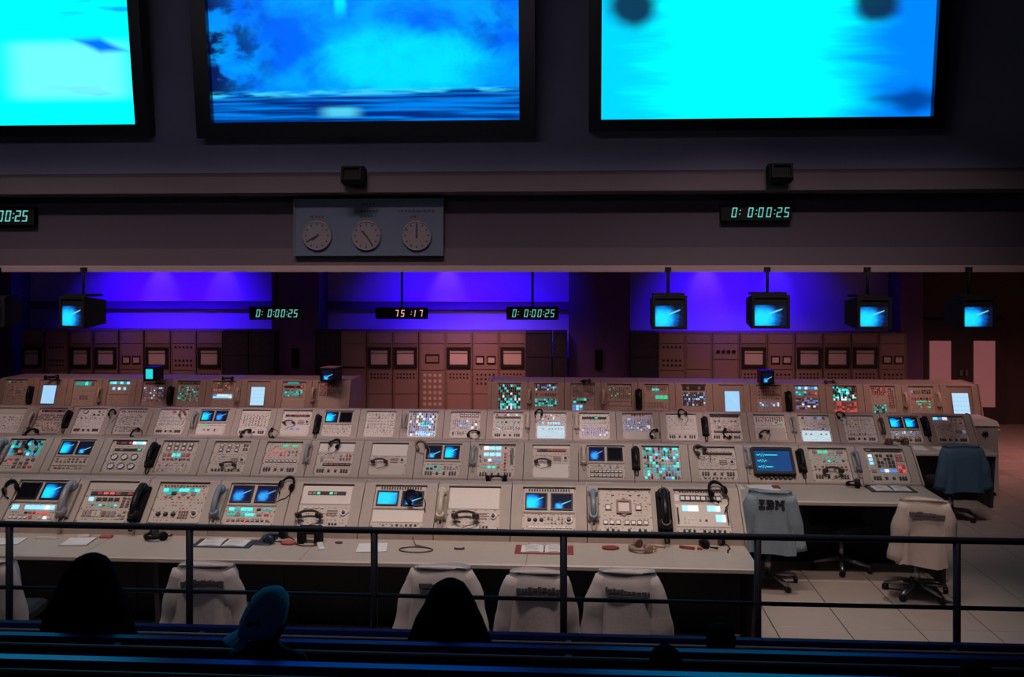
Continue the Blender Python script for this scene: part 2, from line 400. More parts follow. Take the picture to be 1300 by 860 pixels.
# columns in front of the blue lit wall
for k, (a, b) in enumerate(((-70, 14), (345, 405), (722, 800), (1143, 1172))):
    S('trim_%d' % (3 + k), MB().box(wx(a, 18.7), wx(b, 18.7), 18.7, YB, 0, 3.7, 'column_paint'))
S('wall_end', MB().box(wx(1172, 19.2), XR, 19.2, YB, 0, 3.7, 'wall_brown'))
# duct along the back wall
zd0, zd1 = at(230, 393, 19.1).z, at(230, 383, 19.1).z
for a, b, lab in ((14, 345, 'violet lit duct on back wall left of the first column'), (405, 722, 'violet lit duct on back wall between the two columns')):
    d = MB().box(wx(a, 19.1), wx(b, 19.1), 19.29, YB, zd0, zd1, 'column_paint').build('wall_duct'); MB().box(wx(a, 19.1), wx(b, 19.1), 19.26, YB, zd1, zd1 + .02, 'alcove_paint').build('duct_highlight', d); tag(d, lab, 'duct', 'ducts on the back wall')  # paler strip stands in for light caught on the duct top
for px, py in ((375, 455), (760, 457)):
    q = at(px, py, 18.68); d = MB().bbox(q.x-.07, q.x+.07, -.2, .2, 0, .09, .02, 'black_matte', Matrix.Translation((0, 18.7, q.z)) @ Matrix.Rotation(PI/2, 4, 'X')).build('wall_box')
    tag(d, 'small black box on the dark column ' + ('left of the centre racks' if px < 500 else 'right of the centre racks'), 'box')
# blue wall washers above the alcoves
for px, pw in ((205, 34), (285, 28), (568, 44), (895, 40), (985, 14)):
    x = wx(px, YB); spot('wall_washer', (x, 18.9, 3.62), (x, YB, 2.6), pw * 2.2, (0.085, 0.026, 1.0), 48, 0.9, 0.06)
for px, pw in ((180, 30), (265, 30), (530, 16), (600, 30), (680, 10), (905, 30), (985, 12)):
    x = wx(px, YB); area('wall_flood', (x, 17.7, 3.6), (x, YB, 2.3), 0.5, pw * 0.85, VIOLET, 0.12, 80)
# doors in the end wall
for k, px in enumerate((1194, 1250)):
    x0, x1 = wx(px - 28, 19.15), wx(px + 28, 19.15)
    d = S('door_%d' % (k + 1), MB().box(x0, x1, 19.14, 19.2, 0, 2.1, 'door_leaf'))
    g0, g1 = wx(px - 14, 19.14), wx(px + 13, 19.14)
    MB().box(g0, g1, 19.125, 19.14, 0.35, at(px, 433, 19.14).z, 'door_glass').build('door_window', d)
    MB().box(x0 + .03 if k else x1 - .08, x0 + .08 if k else x1 - .03, 19.08, 19.14, 0.98, 1.1, 'steel').build('door_handle', d)

# ------------------------------------------------------------------ big screens
TILT = math.radians(8.5)
def big_screen(px0, px1, pyb, m, lab, fr=20):
    """inner bottom corners in the photograph"""
    Y = YBEAM - 0.22; bl = at(px0, pyb, Y); br = at(px1, pyb, Y); wd = br.x - bl.x; ht = wd * 0.75; b = fr * span(600, pyb, Y)
    r = empty('projection_screen', ((bl.x + br.x) / 2, Y, bl.z)); tag(r, lab, 'screen', 'large projection screens')
    M = Matrix.Rotation(PI / 2 + TILT, 4, 'X')
    M = Matrix.Rotation(TILT, 4, 'X') @ Matrix.Rotation(PI / 2, 4, 'X')
    fm = MB().ring(-wd/2 - b, wd/2 + b, -b, ht + b, b, -0.15, 0.10, 'bezel', M)
    fm.box(-wd/2, wd/2, 0, ht, -0.15, -0.02, 'bezel', M); fm.build('screen_frame', r)
    MB().quad_uv([(-wd/2, 0, 0), (wd/2, 0, 0), (wd/2, ht, 0), (-wd/2, ht, 0)], m, M).build('screen', r)
    return r
big_screen(-235, 176, 162, 'big_screen_left', 'leftmost large screen showing pale cyan haze', 15)
big_screen(272, 660, 156, 'big_screen_mid', 'centre large screen showing blue launch smoke over water', 20)
big_screen(763, 1181, 152, 'big_screen_right', 'rightmost large screen glowing cyan with two dark patches', 15)
# small black spotlights on the ledge
for px, py, lab in ((450, 224, 'small black lamp housing on ledge above the wall clocks'), (989, 221, 'small black lamp housing on ledge above the right digital clock')):
    q = at(px, py, YBEAM - .42); r = empty('ledge_lamp', (q.x, q.y, q.z)); tag(r, lab, 'lamp', 'ledge lamps')
    R = Matrix.Rotation(-.15, 4, 'X')
    MB().bbox(-.14, .14, -.10, .10, -.06, .14, .02, 'black_matte', Matrix.Rotation(PI/2 - .15, 4, 'X')).build('housing', r)
    MB().ring(-.12, .12, -.085, .085, .02, .14, .18, 'black_matte', Matrix.Rotation(PI/2 - .15, 4, 'X')).build('barn_door', r)
    MB().box(-.04, .04, .02, .14, -.13, -.09, 'black_matte').build('bracket', r)

# ------------------------------------------------------------------ seven segment clocks
SEG = {'0': 'abcdef', '1': 'bc', '2': 'abged', '5': 'afgcd', '7': 'abc'}
def digit_mb(ch, h, m):
    wdt, t = h * 0.48, h * 0.105; mb = MB(); g = t * 0.25
    sh = Matrix(((1, 0.16, 0, 0), (0, 1, 0, 0), (0, 0, 1, 0), (0, 0, 0, 1)))
    R = Matrix.Rotation(PI / 2, 4, 'X') @ sh
    if ch == ':':
        for y in (.28, .66): mb.box(-t/2, t/2, h*y, h*y + t, 0, .006, m, R)
        return mb
    q = {'a': (g, wdt-g, h-t, h), 'd': (g, wdt-g, 0, t), 'g': (g, wdt-g, h/2-t/2, h/2+t/2), 'f': (0, t, h/2+g, h-g), 'b': (wdt-t, wdt, h/2+g, h-g),
         'e': (0, t, g, h/2-g), 'c': (wdt-t, wdt, g, h/2-g)}
    for k in SEG[ch]: x0, x1, y0, y1 = q[k]; mb.box(x0, x1, y0, y1, 0, .006, m, R)
    return mb
def seg_clock(px0, px1, py0, py1, Y, chars, m, lab, pole=None):
    a, b = at(px0, py1, Y), at(px1, py0, Y); wd, ht = b.x - a.x, b.z - a.z
    r = empty('digital_clock', ((a.x + b.x) / 2, Y, a.z)); tag(r, lab, 'digital clock')
    MB().ring(-wd/2, wd/2, 0, ht, ht*.08, -.12, .02, 'black_matte', Matrix.Rotation(PI/2, 4, 'X')).box(-wd/2, wd/2, 0, .12, 0, ht, 'black_matte').build('case', r)
    sp = span(px0, py0, Y)
    for ch, dx in chars:
        h = ht * 0.62 if Y < 13 else ht * .60
        digit_mb(ch, h, m).build('digit' if ch != ':' else 'colon', r, (-wd/2 + dx * sp, -0.002, (ht - h) / 2))
    if pole: MB().tube([(0, .06, ht), (0, .06, 3.72 - a.z)], .02, 8, 'black_matte').build('pole', r)
    return r
def t25(x0, s): return [(c, x0 + s * q) for c, q in (('0', 0), (':', 11), ('0', 22), (':', 33), ('0', 36), ('0', 47), (':', 58), ('2', 61), ('5', 71))]
seg_clock(915, 1005, 259.5, 280, YBEAM - .08, t25(13, .92), 'seg_cyan', 'black digital clock with cyan count on beam, right of the round clocks')
seg_clock(-48, 44, 263, 286, YBEAM - .08, t25(13, .92), 'seg_cyan', 'black digital clock with cyan count cut by left picture edge')
seg_clock(317, 383, 390, 406, 15.6, t25(8, .68), 'seg_cyan', 'hanging digital clock with cyan count before the left column', True)
seg_clock(643, 709, 390, 406, 15.6, t25(7, .68), 'seg_cyan', 'hanging digital clock with cyan count left of the right column', True)
seg_clock(477, 542, 391, 405, 15.6, [('7', 24), ('5', 32), (':', 45), ('1', 46), ('7', 55)], 'seg_pink', 'hanging digital clock with pink digits above the centre racks', True)
# board with three round clocks
a, b = at(373, 325, YBEAM - .1), at(563, 252, YBEAM - .1)
cb = empty('clock_board', ((a.x + b.x)/2, YBEAM - .1, a.z)); tag(cb, 'grey blue board with three round analog clocks on the beam', 'clock board')
wd, ht = b.x - a.x, b.z - a.z
R90 = Matrix.Rotation(PI/2, 4, 'X')
MB().box(-wd/2, wd/2, 0, .1, 0, ht, 'clock_board').ring(-wd/2, wd/2, 0, ht, .02, 0, .015, 'clock_board', R90).build('board', cb)
for px, hh, mm in ((403, 7.67, 40), (465.5, 10.6, 24), (529.5, 0, 0)):
    q = at(px, 299.5, YBEAM - .1); M = Matrix.Translation((q.x - cb.location.x, 0, q.z - a.z)) @ R90
    ck = MB().lathe([(.188, 0), (.188, .03), (.17, .034), (.17, .028)], 28, 'clock_face', M).build('clock', cb)
    d = MB()
    for k in range(12):
        d.box(-.008, .008, .13, .155, .028, .033, 'clock_ink', M @ Matrix.Rotation(k * PI / 6, 4, 'Z'))
    d.build('hour_marks', ck)
    MB().box(-.011, .011, -.03, .085, .033, .037, 'clock_ink', M @ Matrix.Rotation(-hh * PI / 6, 4, 'Z')).build('hour_hand', ck)
    MB().box(-.007, .007, -.03, .14, .037, .041, 'clock_ink', M @ Matrix.Rotation(-mm * PI / 30, 4, 'Z')).build('minute_hand', ck)
# the small captions above the clocks are too dim to read: short dark strokes at their places
for (x0, x1, py) in ((394, 411, 275.5), (459, 476, 259.5), (450, 482, 268), (457, 474, 275), (505, 552, 268), (521, 531, 275)):
    mb = MB(); random.seed(int(x0)); x = x0
    while x < x1:
        l = random.uniform(2, 4.5); s_, e_ = wx(x, YBEAM - .1) - cb.location.x, wx(min(x + l, x1), YBEAM - .1) - cb.location.x
        zc = at(x, py, YBEAM - .1).z - a.z; mb.box(s_, e_, -.003, 0, zc - random.uniform(.008, .016), zc + random.uniform(.008, .016), 'clock_ink'); x += l + 1.2
    mb.build('caption', cb)

# ------------------------------------------------------------------ hanging monitors
def monitor(px, py, wpx, hpx, Y, rz, m, lab, depth=.34):
    """hangs on a pole clamped to the lip of the beam; px, py is the middle of the screen"""
    q = at(px, py, Y - depth/2); sp = span(px, py, Y); wd, ht = wpx * sp, hpx * sp; h = depth/2
    r = empty('hanging_monitor', (q.x, Y, q.z), 0); tag(r, lab, 'monitor', 'monitors hanging from the beam')
    sh = .035; tp = ht * .30; Rz = Matrix.Rotation(rz, 4, 'Z')
    mb = MB(); mb.ring(-wd/2, wd/2, -ht/2, ht/2, sh, h - .02, h + .03, 'black_matte', Rz @ R90)
    mb.prism([(-h, -ht/2), (h, -ht/2 + .05), (h, ht/2 - .05), (-h, ht/2)], -wd/2, wd/2, 'black_matte', Rz); mb.build('cabinet', r)
    y = -h - .006
    MB().quad_uv([(-wd/2 + sh, y, -ht/2 + sh), (wd/2 - sh, y, -ht/2 + sh), (wd/2 - sh, y, ht/2 - tp), (-wd/2 + sh, y, ht/2 - tp)], m, Rz).build('screen', r)
    MB().box(-wd/2 + sh, wd/2 - sh, -h - .012, -h, ht/2 - tp, ht/2 - sh, 'black_matte', Rz).build('hood_plate', r)
    MB().box(-wd*.45, wd*.45, -h*.8, h*.8, ht/2, ht/2 + .03, 'black_matte', Rz).build('bracket', r)
    MB().tube([(0, 0, ht/2 + .02), (0, 0, 3.125 - q.z)], .018, 8, 'black_matte').build('pole', r)
    MB().box(-.035, .035, -.02, .032, 3.07 - q.z, 3.125 - q.z, 'black_matte').build('clamp', r)
    return r
YM = YBEAM - .08
monitor(850, 397, 43, 42, YM, 0, 'crt_bright', 'hanging monitor with a narrow cyan plume beside the right column')
monitor(978, 396, 47, 42, YM, 0, 'crt_bright', 'hanging monitor in front of the brightest right blue wall patch')
monitor(1107, 398, 44, 40, YM, .12, 'crt_bright', 'hanging monitor at the dim right end of the blue wall')
monitor(1238, 398, 46, 40, YM, .18, 'crt_bright', 'hanging monitor above the double doors, rightmost')
monitor(97, 397, 40, 40, YM, -.28, 'crt_bright', 'hanging monitor turned left, showing its black side')
monitor(-14, 397, 44, 36, YM, 0, 'crt_off', 'hanging monitor cut by the left picture edge')

# ------------------------------------------------------------------ equipment racks at the back
YK = 18.35; ZK = at(600, 421, YK).z
def knobs(mb, x0, x1, z0, z1, nx, nz, r, m):
    for i in range(nx):
        for k in range(nz):
            x = x0 + (x1 - x0) * (i + .5) / nx; z = z0 + (z1 - z0) * (k + .5) / nz
            mb.box(x - r, x + r, -.012, 0, z - r, z + r, m)
def rack(px, kind, lab, wpx=33.6):
    q = at(px, 421, YK); sp = span(px, 430, YK); wd = wpx * sp
    r = empty('equipment_rack', (q.x, YK, 0)); tag(r, lab, 'rack', 'equipment racks along the back wall')
    body = 'rack_dark' if kind == 'dark' else 'rack_paint'
    MB().box(-wd/2 + .006, wd/2 - .006, .012, .6, 0, ZK, body).build('cabinet', r)
    ff = MB(); t = .035
    ff.box(-wd/2 + .006, -wd/2 + t, -.008, .012, 0.02, ZK, body); ff.box(wd/2 - t, wd/2 - .006, -.008, .012, .02, ZK, body); ff.box(-wd/2 + t, wd/2 - t, -.008, .012, ZK - .03, ZK, body)
    ff.build('front_frame', r)
    def pl(z0, z1, m='rack_light', name='panel'):
        return MB().box(-wd/2 + t + .004, wd/2 - t - .004, -.004, .012, z0, z1, m).build(name, r)
    x0, x1 = -wd/2 + t + .03, wd/2 - t - .03
    zc = lambda py: at(px, py, YK).z
    if kind == 'dark':
        pl(ZK - .5, ZK - .05, 'rack_dark'); pl(ZK - 1.3, ZK - .52, 'rack_dark'); k = MB(); knobs(k, x0, x1, ZK - .42, ZK - .15, 2, 2, .03, 'charcoal'); k.build('switch_bank', r, kind='stuff'); return
    pl(zc(436), ZK - .035)
    if kind == 'rec':
        rc = MB().ring(-wd/2 + .03, wd/2 - .03, zc(467), zc(441), .06, 0, .05, 'recorder_frame', R90).build('chart_recorder', r)
        MB().box(-wd/2 + .09, wd/2 - .09, -.03, 0, zc(448), zc(444), 'chart_paper').build('paper_roll', rc)
        MB().box(-wd/2 + .09, wd/2 - .09, -.02, 0, zc(463), zc(449.5), 'chart_paper').build('chart_window', rc)
        lp = pl(zc(500), zc(468)); k = MB(); knobs(k, x0, x1, zc(482), zc(473), 6, 2, .016, 'recorder_frame'); k.build('switch_bank', lp, kind='stuff'); pl(0.05, zc(501))
    elif kind == 'twin':
        a_ = pl(zc(469), zc(437)); k = MB()
        k.build  # two small meters side by side
        for sx in (-1, 1):
            mt = MB().ring(sx*wd*.21 - .085, sx*wd*.21 + .085, zc(462), zc(452), .02, 0, .03, 'recorder_frame', R90).build('meter', r)
            MB().box(sx*wd*.21 - .065, sx*wd*.21 + .065, -.014, 0, zc(461), zc(453), 'chart_paper').build('meter_window', mt)
        lp = pl(zc(500), zc(470)); k = MB(); knobs(k, x0, x1, zc(490), zc(473), 5, 3, .018, 'recorder_frame'); k.build('switch_bank', lp, kind='stuff'); pl(.05, zc(501))
    elif kind == 'blank':
        pl(zc(465), zc(437)); s_ = pl(zc(467.5), zc(466), 'recorder_frame', 'vent_slot'); pl(zc(521), zc(469)); pl(.05, zc(522))
    elif kind == 'panel':
        u_ = pl(zc(470), zc(437)); k = MB(); knobs(k, x0, x1, zc(443), zc(439), 5, 1, .02, 'recorder_frame'); knobs(k, x0, x1, zc(467), zc(455), 5, 2, .02, 'recorder_frame'); k.build('switch_bank', u_, kind='stuff')
        pl(zc(500), zc(471)); pl(.05, zc(501))
    elif kind == 'plain':
        pl(zc(469), zc(437)); pl(zc(500), zc(470)); pl(.05, zc(501))
    elif kind == 'rings':
        u_ = pl(zc(456), zc(437)); k = MB()
        for i in range(4):
            M = Matrix.Translation((x0 + (x1 - x0)*(i + .5)/4, 0, zc(447))) @ R90; k.lathe([(.04, 0), (.04, .015), (.028, .015), (.028, .005)], 12, 'recorder_frame', M)
        k.build('jack_row', u_, kind='stuff'); pl(zc(500), zc(458)); pl(.05, zc(501))
    elif kind == 'jacks':
        u_ = pl(zc(470), zc(437)); MB().ring(-wd*.26, wd*.26, zc(461), zc(450), .02, 0, .02, 'recorder_frame', R90).build('meter', r)
        lp = pl(zc(521), zc(471)); k = MB(); knobs(k, x0, x1, zc(517), zc(473), 4, 6, .028, 'btn_cream'); k.build('indicator_bank', lp, kind='stuff'); pl(.05, zc(522))
left = [(41, 'rec'), (72, 'panel'), (103, 'rec'), (135, 'rec'), (167, 'twin'), (200, 'rec'), (233, 'panel'), (266, 'rec'), (299, 'dark'), (332, 'dark')]
midd = [(416, 'dark'), (449, 'blank'), (482, 'rec'), (515, 'rec'), (549, 'jacks'), (582.5, 'rec'), (616.5, 'twin'), (650.5, 'rec'), (684, 'dark', 34), (711, 'dark', 19)]
righ = [(818, 'dark'), (853, 'panel'), (887, 'plain'), (921.5, 'rings'), (956.5, 'rec'), (991.5, 'twin'), (1027, 'rec'), (1062.5, 'rec'), (1098, 'rec'), (1133.5, 'twin')]
KN = {'rec': 'equipment rack with dark chart recorder', 'panel': 'equipment rack with rows of dark switches', 'twin': 'equipment rack with two small meters',
      'dark': 'unlit dark equipment rack', 'blank': 'plain equipment rack with one thin slot', 'plain': 'plain equipment rack of blank panels', 'rings': 'equipment rack with a row of dark rings', 'jacks': 'equipment rack with grid of pale indicators'}
def wid(lst, i):
    return 2 * min([abs(lst[i][0] - lst[j][0]) - 16.4 for j in (i - 1, i + 1) if 0 <= j < len(lst)] + [17.2])
for nm, lst in (('left', left), ('centre', midd), ('right', righ)):
    for i, (px, kd, *ww) in enumerate(lst): 
        rack(px, kd, '%s, %s from left in the %s bank' % (KN[kd], ORD[i], nm), ww[0] if ww else wid(lst, i))

# ------------------------------------------------------------------ consoles
class Row: pass
def mkrow(i, Yt, Zt, Yb, Zb, zd, Yf, td, pitch, X0, pw, name):
    r = Row(); r.i, r.Yt, r.Zt, r.Yb, r.Zb, r.zd, r.Yf, r.td, r.pitch, r.X0, r.pw, r.name = i, Yt, Zt, Yb, Zb, zd, Yf, td, pitch, X0, pw, name
    r.L = math.hypot(Yt - Yb, Zt - Zb); r.ang = math.atan2(Zt - Zb, Yt - Yb); return r
RW = {1: mkrow(1, 8.215, 1.175, 7.885, 0.850, 0.765, 7.27, 0.12, 0.6586, -5.014, 0.465, 'front row'),
      2: mkrow(2, 10.25, 1.172, 9.92, 0.845, 0.825, 9.20, 0.09, 0.5968, -6.366, 0.412, 'second row'),
      3: mkrow(3, 13.10, 1.095, 12.80, 0.748, 0.732, 12.25, 0.12, 0.6045, -8.318, 0.425, 'third row'),
      4: mkrow(4, 14.95, 1.285, 14.79, 0.80, 0.72, 14.2, 0.72, 0.5888, -9.389, 0.385, 'back row')}
def slope_pt(r, px, py):
    a = (px - 650) / F; dx, dy, dz = -SN + a * CS, CS + a * SN, -(py - 345) / F
    ny, nz = -(r.Zt - r.Zb), (r.Yt - r.Yb)
    t = (ny * r.Yb + nz * (r.Zb - H)) / (ny * dy + nz * dz)
    return Vector((t * dx, t * dy, H + t * dz))
def slope_M(r, p, lift=0.0, rot=0.0):
    """frame whose x runs along the row, y up the slope, z out of the slope"""
    M = Matrix.Translation(p) @ Matrix.Rotation(r.ang, 4, 'X')
    return M @ Matrix.Translation((0, 0, lift)) @ Matrix.Rotation(rot, 4, 'Z')

PAL = {
 'cream': [('btn_cream', 6), ('btn_grey', 1), ('btn_white', 1)],
 'grey': [('btn_grey', 5), ('btn_brown', 2), ('btn_cream', 2)],
 'warm': [('btn_cream', 3), ('btn_brown', 2), ('lit_orange', 1)],
 'brown': [('btn_brown', 6), ('btn_grey', 2), ('btn_red', 1)],
 'red': [('btn_red', 4), ('dark_slot', 2), ('lit_red', 1)],
 'redcyan': [('btn_red', 4), ('lit_cyan', 2), ('btn_grey', 2), ('lit_white', 1)],
 'cyan': [('lit_cyan', 5), ('lit_teal', 3), ('lit_sky', 1)],
 'teal': [('lit_teal', 5), ('btn_grey', 2), ('lit_cyan', 2), ('dark_slot', 2)],
 'green': [('lit_green', 4), ('btn_cream', 2), ('btn_grey', 1)],
 'fewgreen': [('dark_slot', 5), ('lit_green', 1), ('btn_grey', 2)],
 'blue': [('lit_blue', 4), ('lit_sky', 2), ('lit_white', 1)],
 'bluemix': [('lit_blue', 2), ('btn_grey', 3), ('lit_purple', 2), ('lit_white', 1), ('btn_brown', 2)],
 'sky': [('lit_sky', 6), ('lit_white', 2)],
 'white': [('lit_white', 6), ('btn_white', 2)],
 'whitered': [('btn_white', 5), ('btn_red', 2), ('lit_white', 1)],
 'multi': [('lit_cyan', 5), ('lit_green', 2), ('lit_sky', 3), ('lit_red', 1), ('btn_grey', 2), ('lit_purple', 1), ('lit_teal', 2)],
 'multi2': [('lit_teal', 7), ('lit_cyan', 4), ('lit_blue', 3), ('btn_grey', 5), ('dark_slot', 6), ('lit_red', 1), ('lit_sky', 1), ('btn_brown', 2)],
 'purple': [('lit_purple', 4), ('btn_grey', 2), ('btn_cream', 1), ('lit_white', 1)],
 'dark': [('dark_slot', 5), ('btn_grey', 2)],
 'darkcyan': [('dark_slot', 5), ('lit_cyan', 2), ('lit_teal', 2), ('lit_white', 1), ('btn_brown', 1)],
 'darkblue': [('dark_slot', 4), ('lit_blue', 2), ('lit_sky', 1), ('btn_brown', 2)],
 'pale': [('btn_white', 5), ('btn_cream', 3), ('btn_grey', 1)],
 'rednav': [('lit_red', 2), ('btn_red', 2), ('btn_grey', 2), ('btn_cream', 1)],
}
def pick(pal):
    l = PAL[pal]; t = random.uniform(0, sum(w for _, w in l))
    for m, w_ in l:
        t -= w_
        if t <= 0: return m
    return l[0][0]
DEPTH = 0.022       # recess of the panel
def module(r, n, spec, look, panel='console_panel'):
    xc = r.X0 + n * r.pitch + r.pw / 2; random.seed(r.i * 100 + n)
    root = empty('console_unit', (xc, r.Yb, 0)); hw = r.pitch / 2 - .0035
    tag(root, look, 'console', 'console units of the ' + r.name)
    dy, y1 = r.Yt - r.Yb, r.Yt - r.Yb + r.td
    mtop, mbot = 0.018, 0.018
    M = Matrix.Translation((0, 0, r.Zb)) @ Matrix.Rotation(r.ang, 4, 'X')      # x, up the slope, out
    pw, L = r.pw / 2, r.L
    h = MB(); P = lambda x, y, z: tuple(M @ Vector((x, y, z)))
    A = [(-hw, 0), (hw, 0), (hw, L), (-hw, L)]; B = [(-pw, mbot), (pw, mbot), (pw, L - mtop), (-pw, L - mtop)]
    vs_ = [P(x, y, 0) for x, y in A] + [P(x, y, 0) for x, y in B] + [P(x, y, -DEPTH) for x, y in B]
    h.add(vs_, [(0,1,5,4), (1,2,6,5), (2,3,7,6), (3,0,4,7), (4,5,9,8), (5,6,10,9), (6,7,11,10), (7,4,8,11)], 'console_paint')
    bodyv = [(-hw,0,r.zd-.04),(hw,0,r.zd-.04),(-hw,0,r.Zb),(hw,0,r.Zb),(-hw,dy,r.Zt),(hw,dy,r.Zt),(-hw,y1,r.Zt),(hw,y1,r.Zt),(-hw,y1+.25,0),(hw,y1+.25,0),(-hw,.06,0),(hw,.06,0),(-hw,.06,r.zd-.04),(hw,.06,r.zd-.04)]
    h.add(bodyv, [(0,1,3,2), (4,5,7,6), (6,7,9,8), (10,12,0,2,4,6,8), (11,9,7,5,3,1,13), (8,9,11,10), (0,12,13,1)], 'console_paint')
    h.build('cabinet', root)
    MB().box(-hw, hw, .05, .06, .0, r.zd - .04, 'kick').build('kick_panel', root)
    pl = MB().box(-pw, pw, mbot, L - mtop, -DEPTH - .02, -DEPTH, panel, M).build('panel', root)
    ph = L - mtop - mbot
    def U(u): return -pw + u * r.pw
    def V(v): return L - mtop - v * ph
    z0 = -DEPTH
    for e in spec:
        k = e[0]
        if k == 'bank':
            _, u0, v0, u1, v1, nx, ny, pal = e[:8]; fill = e[8] if len(e) > 8 else 0.62; prob = e[9] if len(e) > 9 else 0.9
            if r.i >= 3 and nx * ny >= 12 and pal not in ('cream',): nx, ny, fill = int(nx * 1.6), int(ny * 1.5), fill * .9
            mb = MB(); cw, ch = (u1 - u0) / nx, (v1 - v0) / ny
            for i in range(nx):
                for j in range(ny):
                    if random.random() > prob: continue
                    a, b = u0 + (i + .5) * cw, v0 + (j + .5) * ch
                    mb.box(U(a - cw*fill/2), U(a + cw*fill/2), V(b + ch*fill/2), V(b - ch*fill/2), z0, z0 + .010, pick(pal), M)
            if mb.f: mb.build('button_bank', pl, kind='stuff')
        elif k == 'strip':
            _, u0, v0, u1, v1, n_, pal = e
            mb = MB().box(U(u0), U(u1), V(v1), V(v0), z0, z0 + .008, 'dark_slot', M); cw = (u1 - u0) / n_; dv = (v1 - v0) * .2
            for i in range(n_): mb.box(U(u0 + cw*(i + .12)), U(u0 + cw*(i + .88)), V(v1 - dv), V(v0 + dv), z0 + .008, z0 + .010, pick(pal), M)
            mb.build('indicator_strip', pl)
        elif k == 'plate':
            _, u0, v0, u1, v1, m = e; MB().bbox(U(u0), U(u1), V(v1), V(v0), z0, z0 + .006, .003, m, M).build('cover_plate', pl)
        elif k == 'crt':
            _, u0, v0, u1, v1, m = e; t = .014
            mo = MB().ring(U(u0), U(u1), V(v1), V(v0), t, z0, z0 + .016, 'black_plastic', M).build('monitor', root)
            c = [(U(u0) + t, V(v1) + t, z0 + .010), (U(u1) - t, V(v1) + t, z0 + .010), (U(u1) - t, V(v0) - t, z0 + .010), (U(u0) + t, V(v0) - t, z0 + .010)]
            MB().quad_uv(c, m, M).build('screen', mo)
        elif k == 'lit':
            _, u0, v0, u1, v1, m = e; t = .010
            mo = MB().ring(U(u0), U(u1), V(v1), V(v0), t, z0, z0 + .018, 'grey_plastic', M).build('display', root)
            MB().quad_uv([(U(u0) + t, V(v1) + t, z0 + .012), (U(u1) - t, V(v1) + t, z0 + .012), (U(u1) - t, V(v0) - t, z0 + .012), (U(u0) + t, V(v0) - t, z0 + .012)], m, M).build('screen', mo)
        elif k == 'glow':
            _, u0, v0, u1, v1 = e; MB().quad_uv([(U(u0), V(v1), z0 + .004), (U(u1), V(v1), z0 + .004), (U(u1), V(v0), z0 + .004), (U(u0), V(v0), z0 + .004)], 'lit_form', M).build('lit_panel', pl)
        elif k == 'dial':
            _, u, v, rr = e; G = M @ Matrix.Translation((U(u), V(v), z0))
            d = MB().lathe([(rr, 0), (rr, .010), (rr*.8, .014)], 18, 'btn_white', G).build('dial', pl)
            MB().lathe([(rr*.55, .014), (rr*.5, .03), (rr*.4, .034)], 14, 'brown_plastic', G).build('knob', d)
        elif k == 'gauge':
            _, u, v, rr = e; G = M @ Matrix.Translation((U(u), V(v), z0))
            d = MB().lathe([(rr, 0), (rr, .016), (rr*.84, .016), (rr*.82, .008)], 18, 'charcoal', G).build('gauge', pl)
            MB().lathe([(rr*.82, .004), (rr*.82, .009)], 18, 'btn_white', G).box(-.002, .002, 0, rr*.65, .009, .011, 'dark_slot', G @ Matrix.Rotation(.6, 4, 'Z')).build('gauge_face', d)
        elif k == 'grille':
            _, u0, v0, u1, v1, n_ = e; mb = MB(); ch = (v1 - v0) / n_
            for j in range(n_): mb.box(U(u0), U(u1), V(v0 + ch*(j + .75)), V(v0 + ch*(j + .25)), z0, z0 + .004, 'btn_brown', M)
            mb.build('speaker_grille', pl)
        elif k == 'slots':
            _, u0, v0, u1, v1, n_ = e; mb = MB(); cw = (u1 - u0) / n_
            for j in range(n_): mb.box(U(u0 + cw*(j + .2)), U(u0 + cw*(j + .8)), V(v1), V(v0), z0, z0 + .009, 'dark_slot', M)
            mb.build('vent_slots', pl)
        elif k == 'frames':
            _, u0, v0, u1, v1, nx, ny = e[:7]; s_ = e[7] if len(e) > 7 else .62; cw, ch = (u1 - u0)/nx, (v1 - v0)/ny; mb = MB()
            for i in range(nx):
                for j in range(ny):
                    a, b = u0 + (i + .5)*cw, v0 + (j + .5)*ch; q = min(cw*r.pw, ch*ph)*s_/2
                    x, y = U(a), V(b); mb.ring(x - q, x + q, y - q, y + q, q*.28, z0, z0 + .012, 'btn_brown', M); mb.box(x - q*.7, x + q*.7, y - q*.7, y + q*.7, z0, z0 + .009, 'btn_white', M)
                    if r.i <= 2: mb.build('legend_lamp', pl); mb = MB()
            if mb.f: mb.build('legend_lamps', pl, kind='stuff')
        elif k == 'switch':
            v = e[1]; m = 'charcoal'; mb = MB()
            for u in (.10, .17, .24, .40, .58, .74, .81, .88):
                w_, hh = (.022, .045) if u not in (.40, .58) else (.03, .03)
                mb.box(U(u - w_), U(u + w_), V(v + hh), V(v - hh), z0, z0 + .018, m, M)
            mb.build('switch_row', pl, kind='stuff')
        elif k == 'knobs':
            _, u0, v0, u1, v1, nx, ny, m = e; mb = MB()
            for i in range(nx):
                for j in range(ny):
                    G = M @ Matrix.Translation((U(u0 + (u1-u0)*(i + .5)/nx), V(v0 + (v1-v0)*(j + .5)/ny), z0)); rr = min((u1-u0)/nx*r.pw, (v1-v0)/ny*ph)*.33
                    mb.lathe([(rr, 0), (rr, .008), (rr*.6, .010), (rr*.55, .022)], 10, m, G)
                    if r.i == 1: mb.build('knob', pl); mb = MB()
            if mb.f: mb.build('knob_bank', pl, kind='stuff')
        elif k == 'seam':
            v = e[1]; MB().box(U(.01), U(.99), V(v) - .004, V(v) + .004, z0, z0 + .003, 'btn_brown', M).build('panel_seam', pl)
        elif k == 'handles':
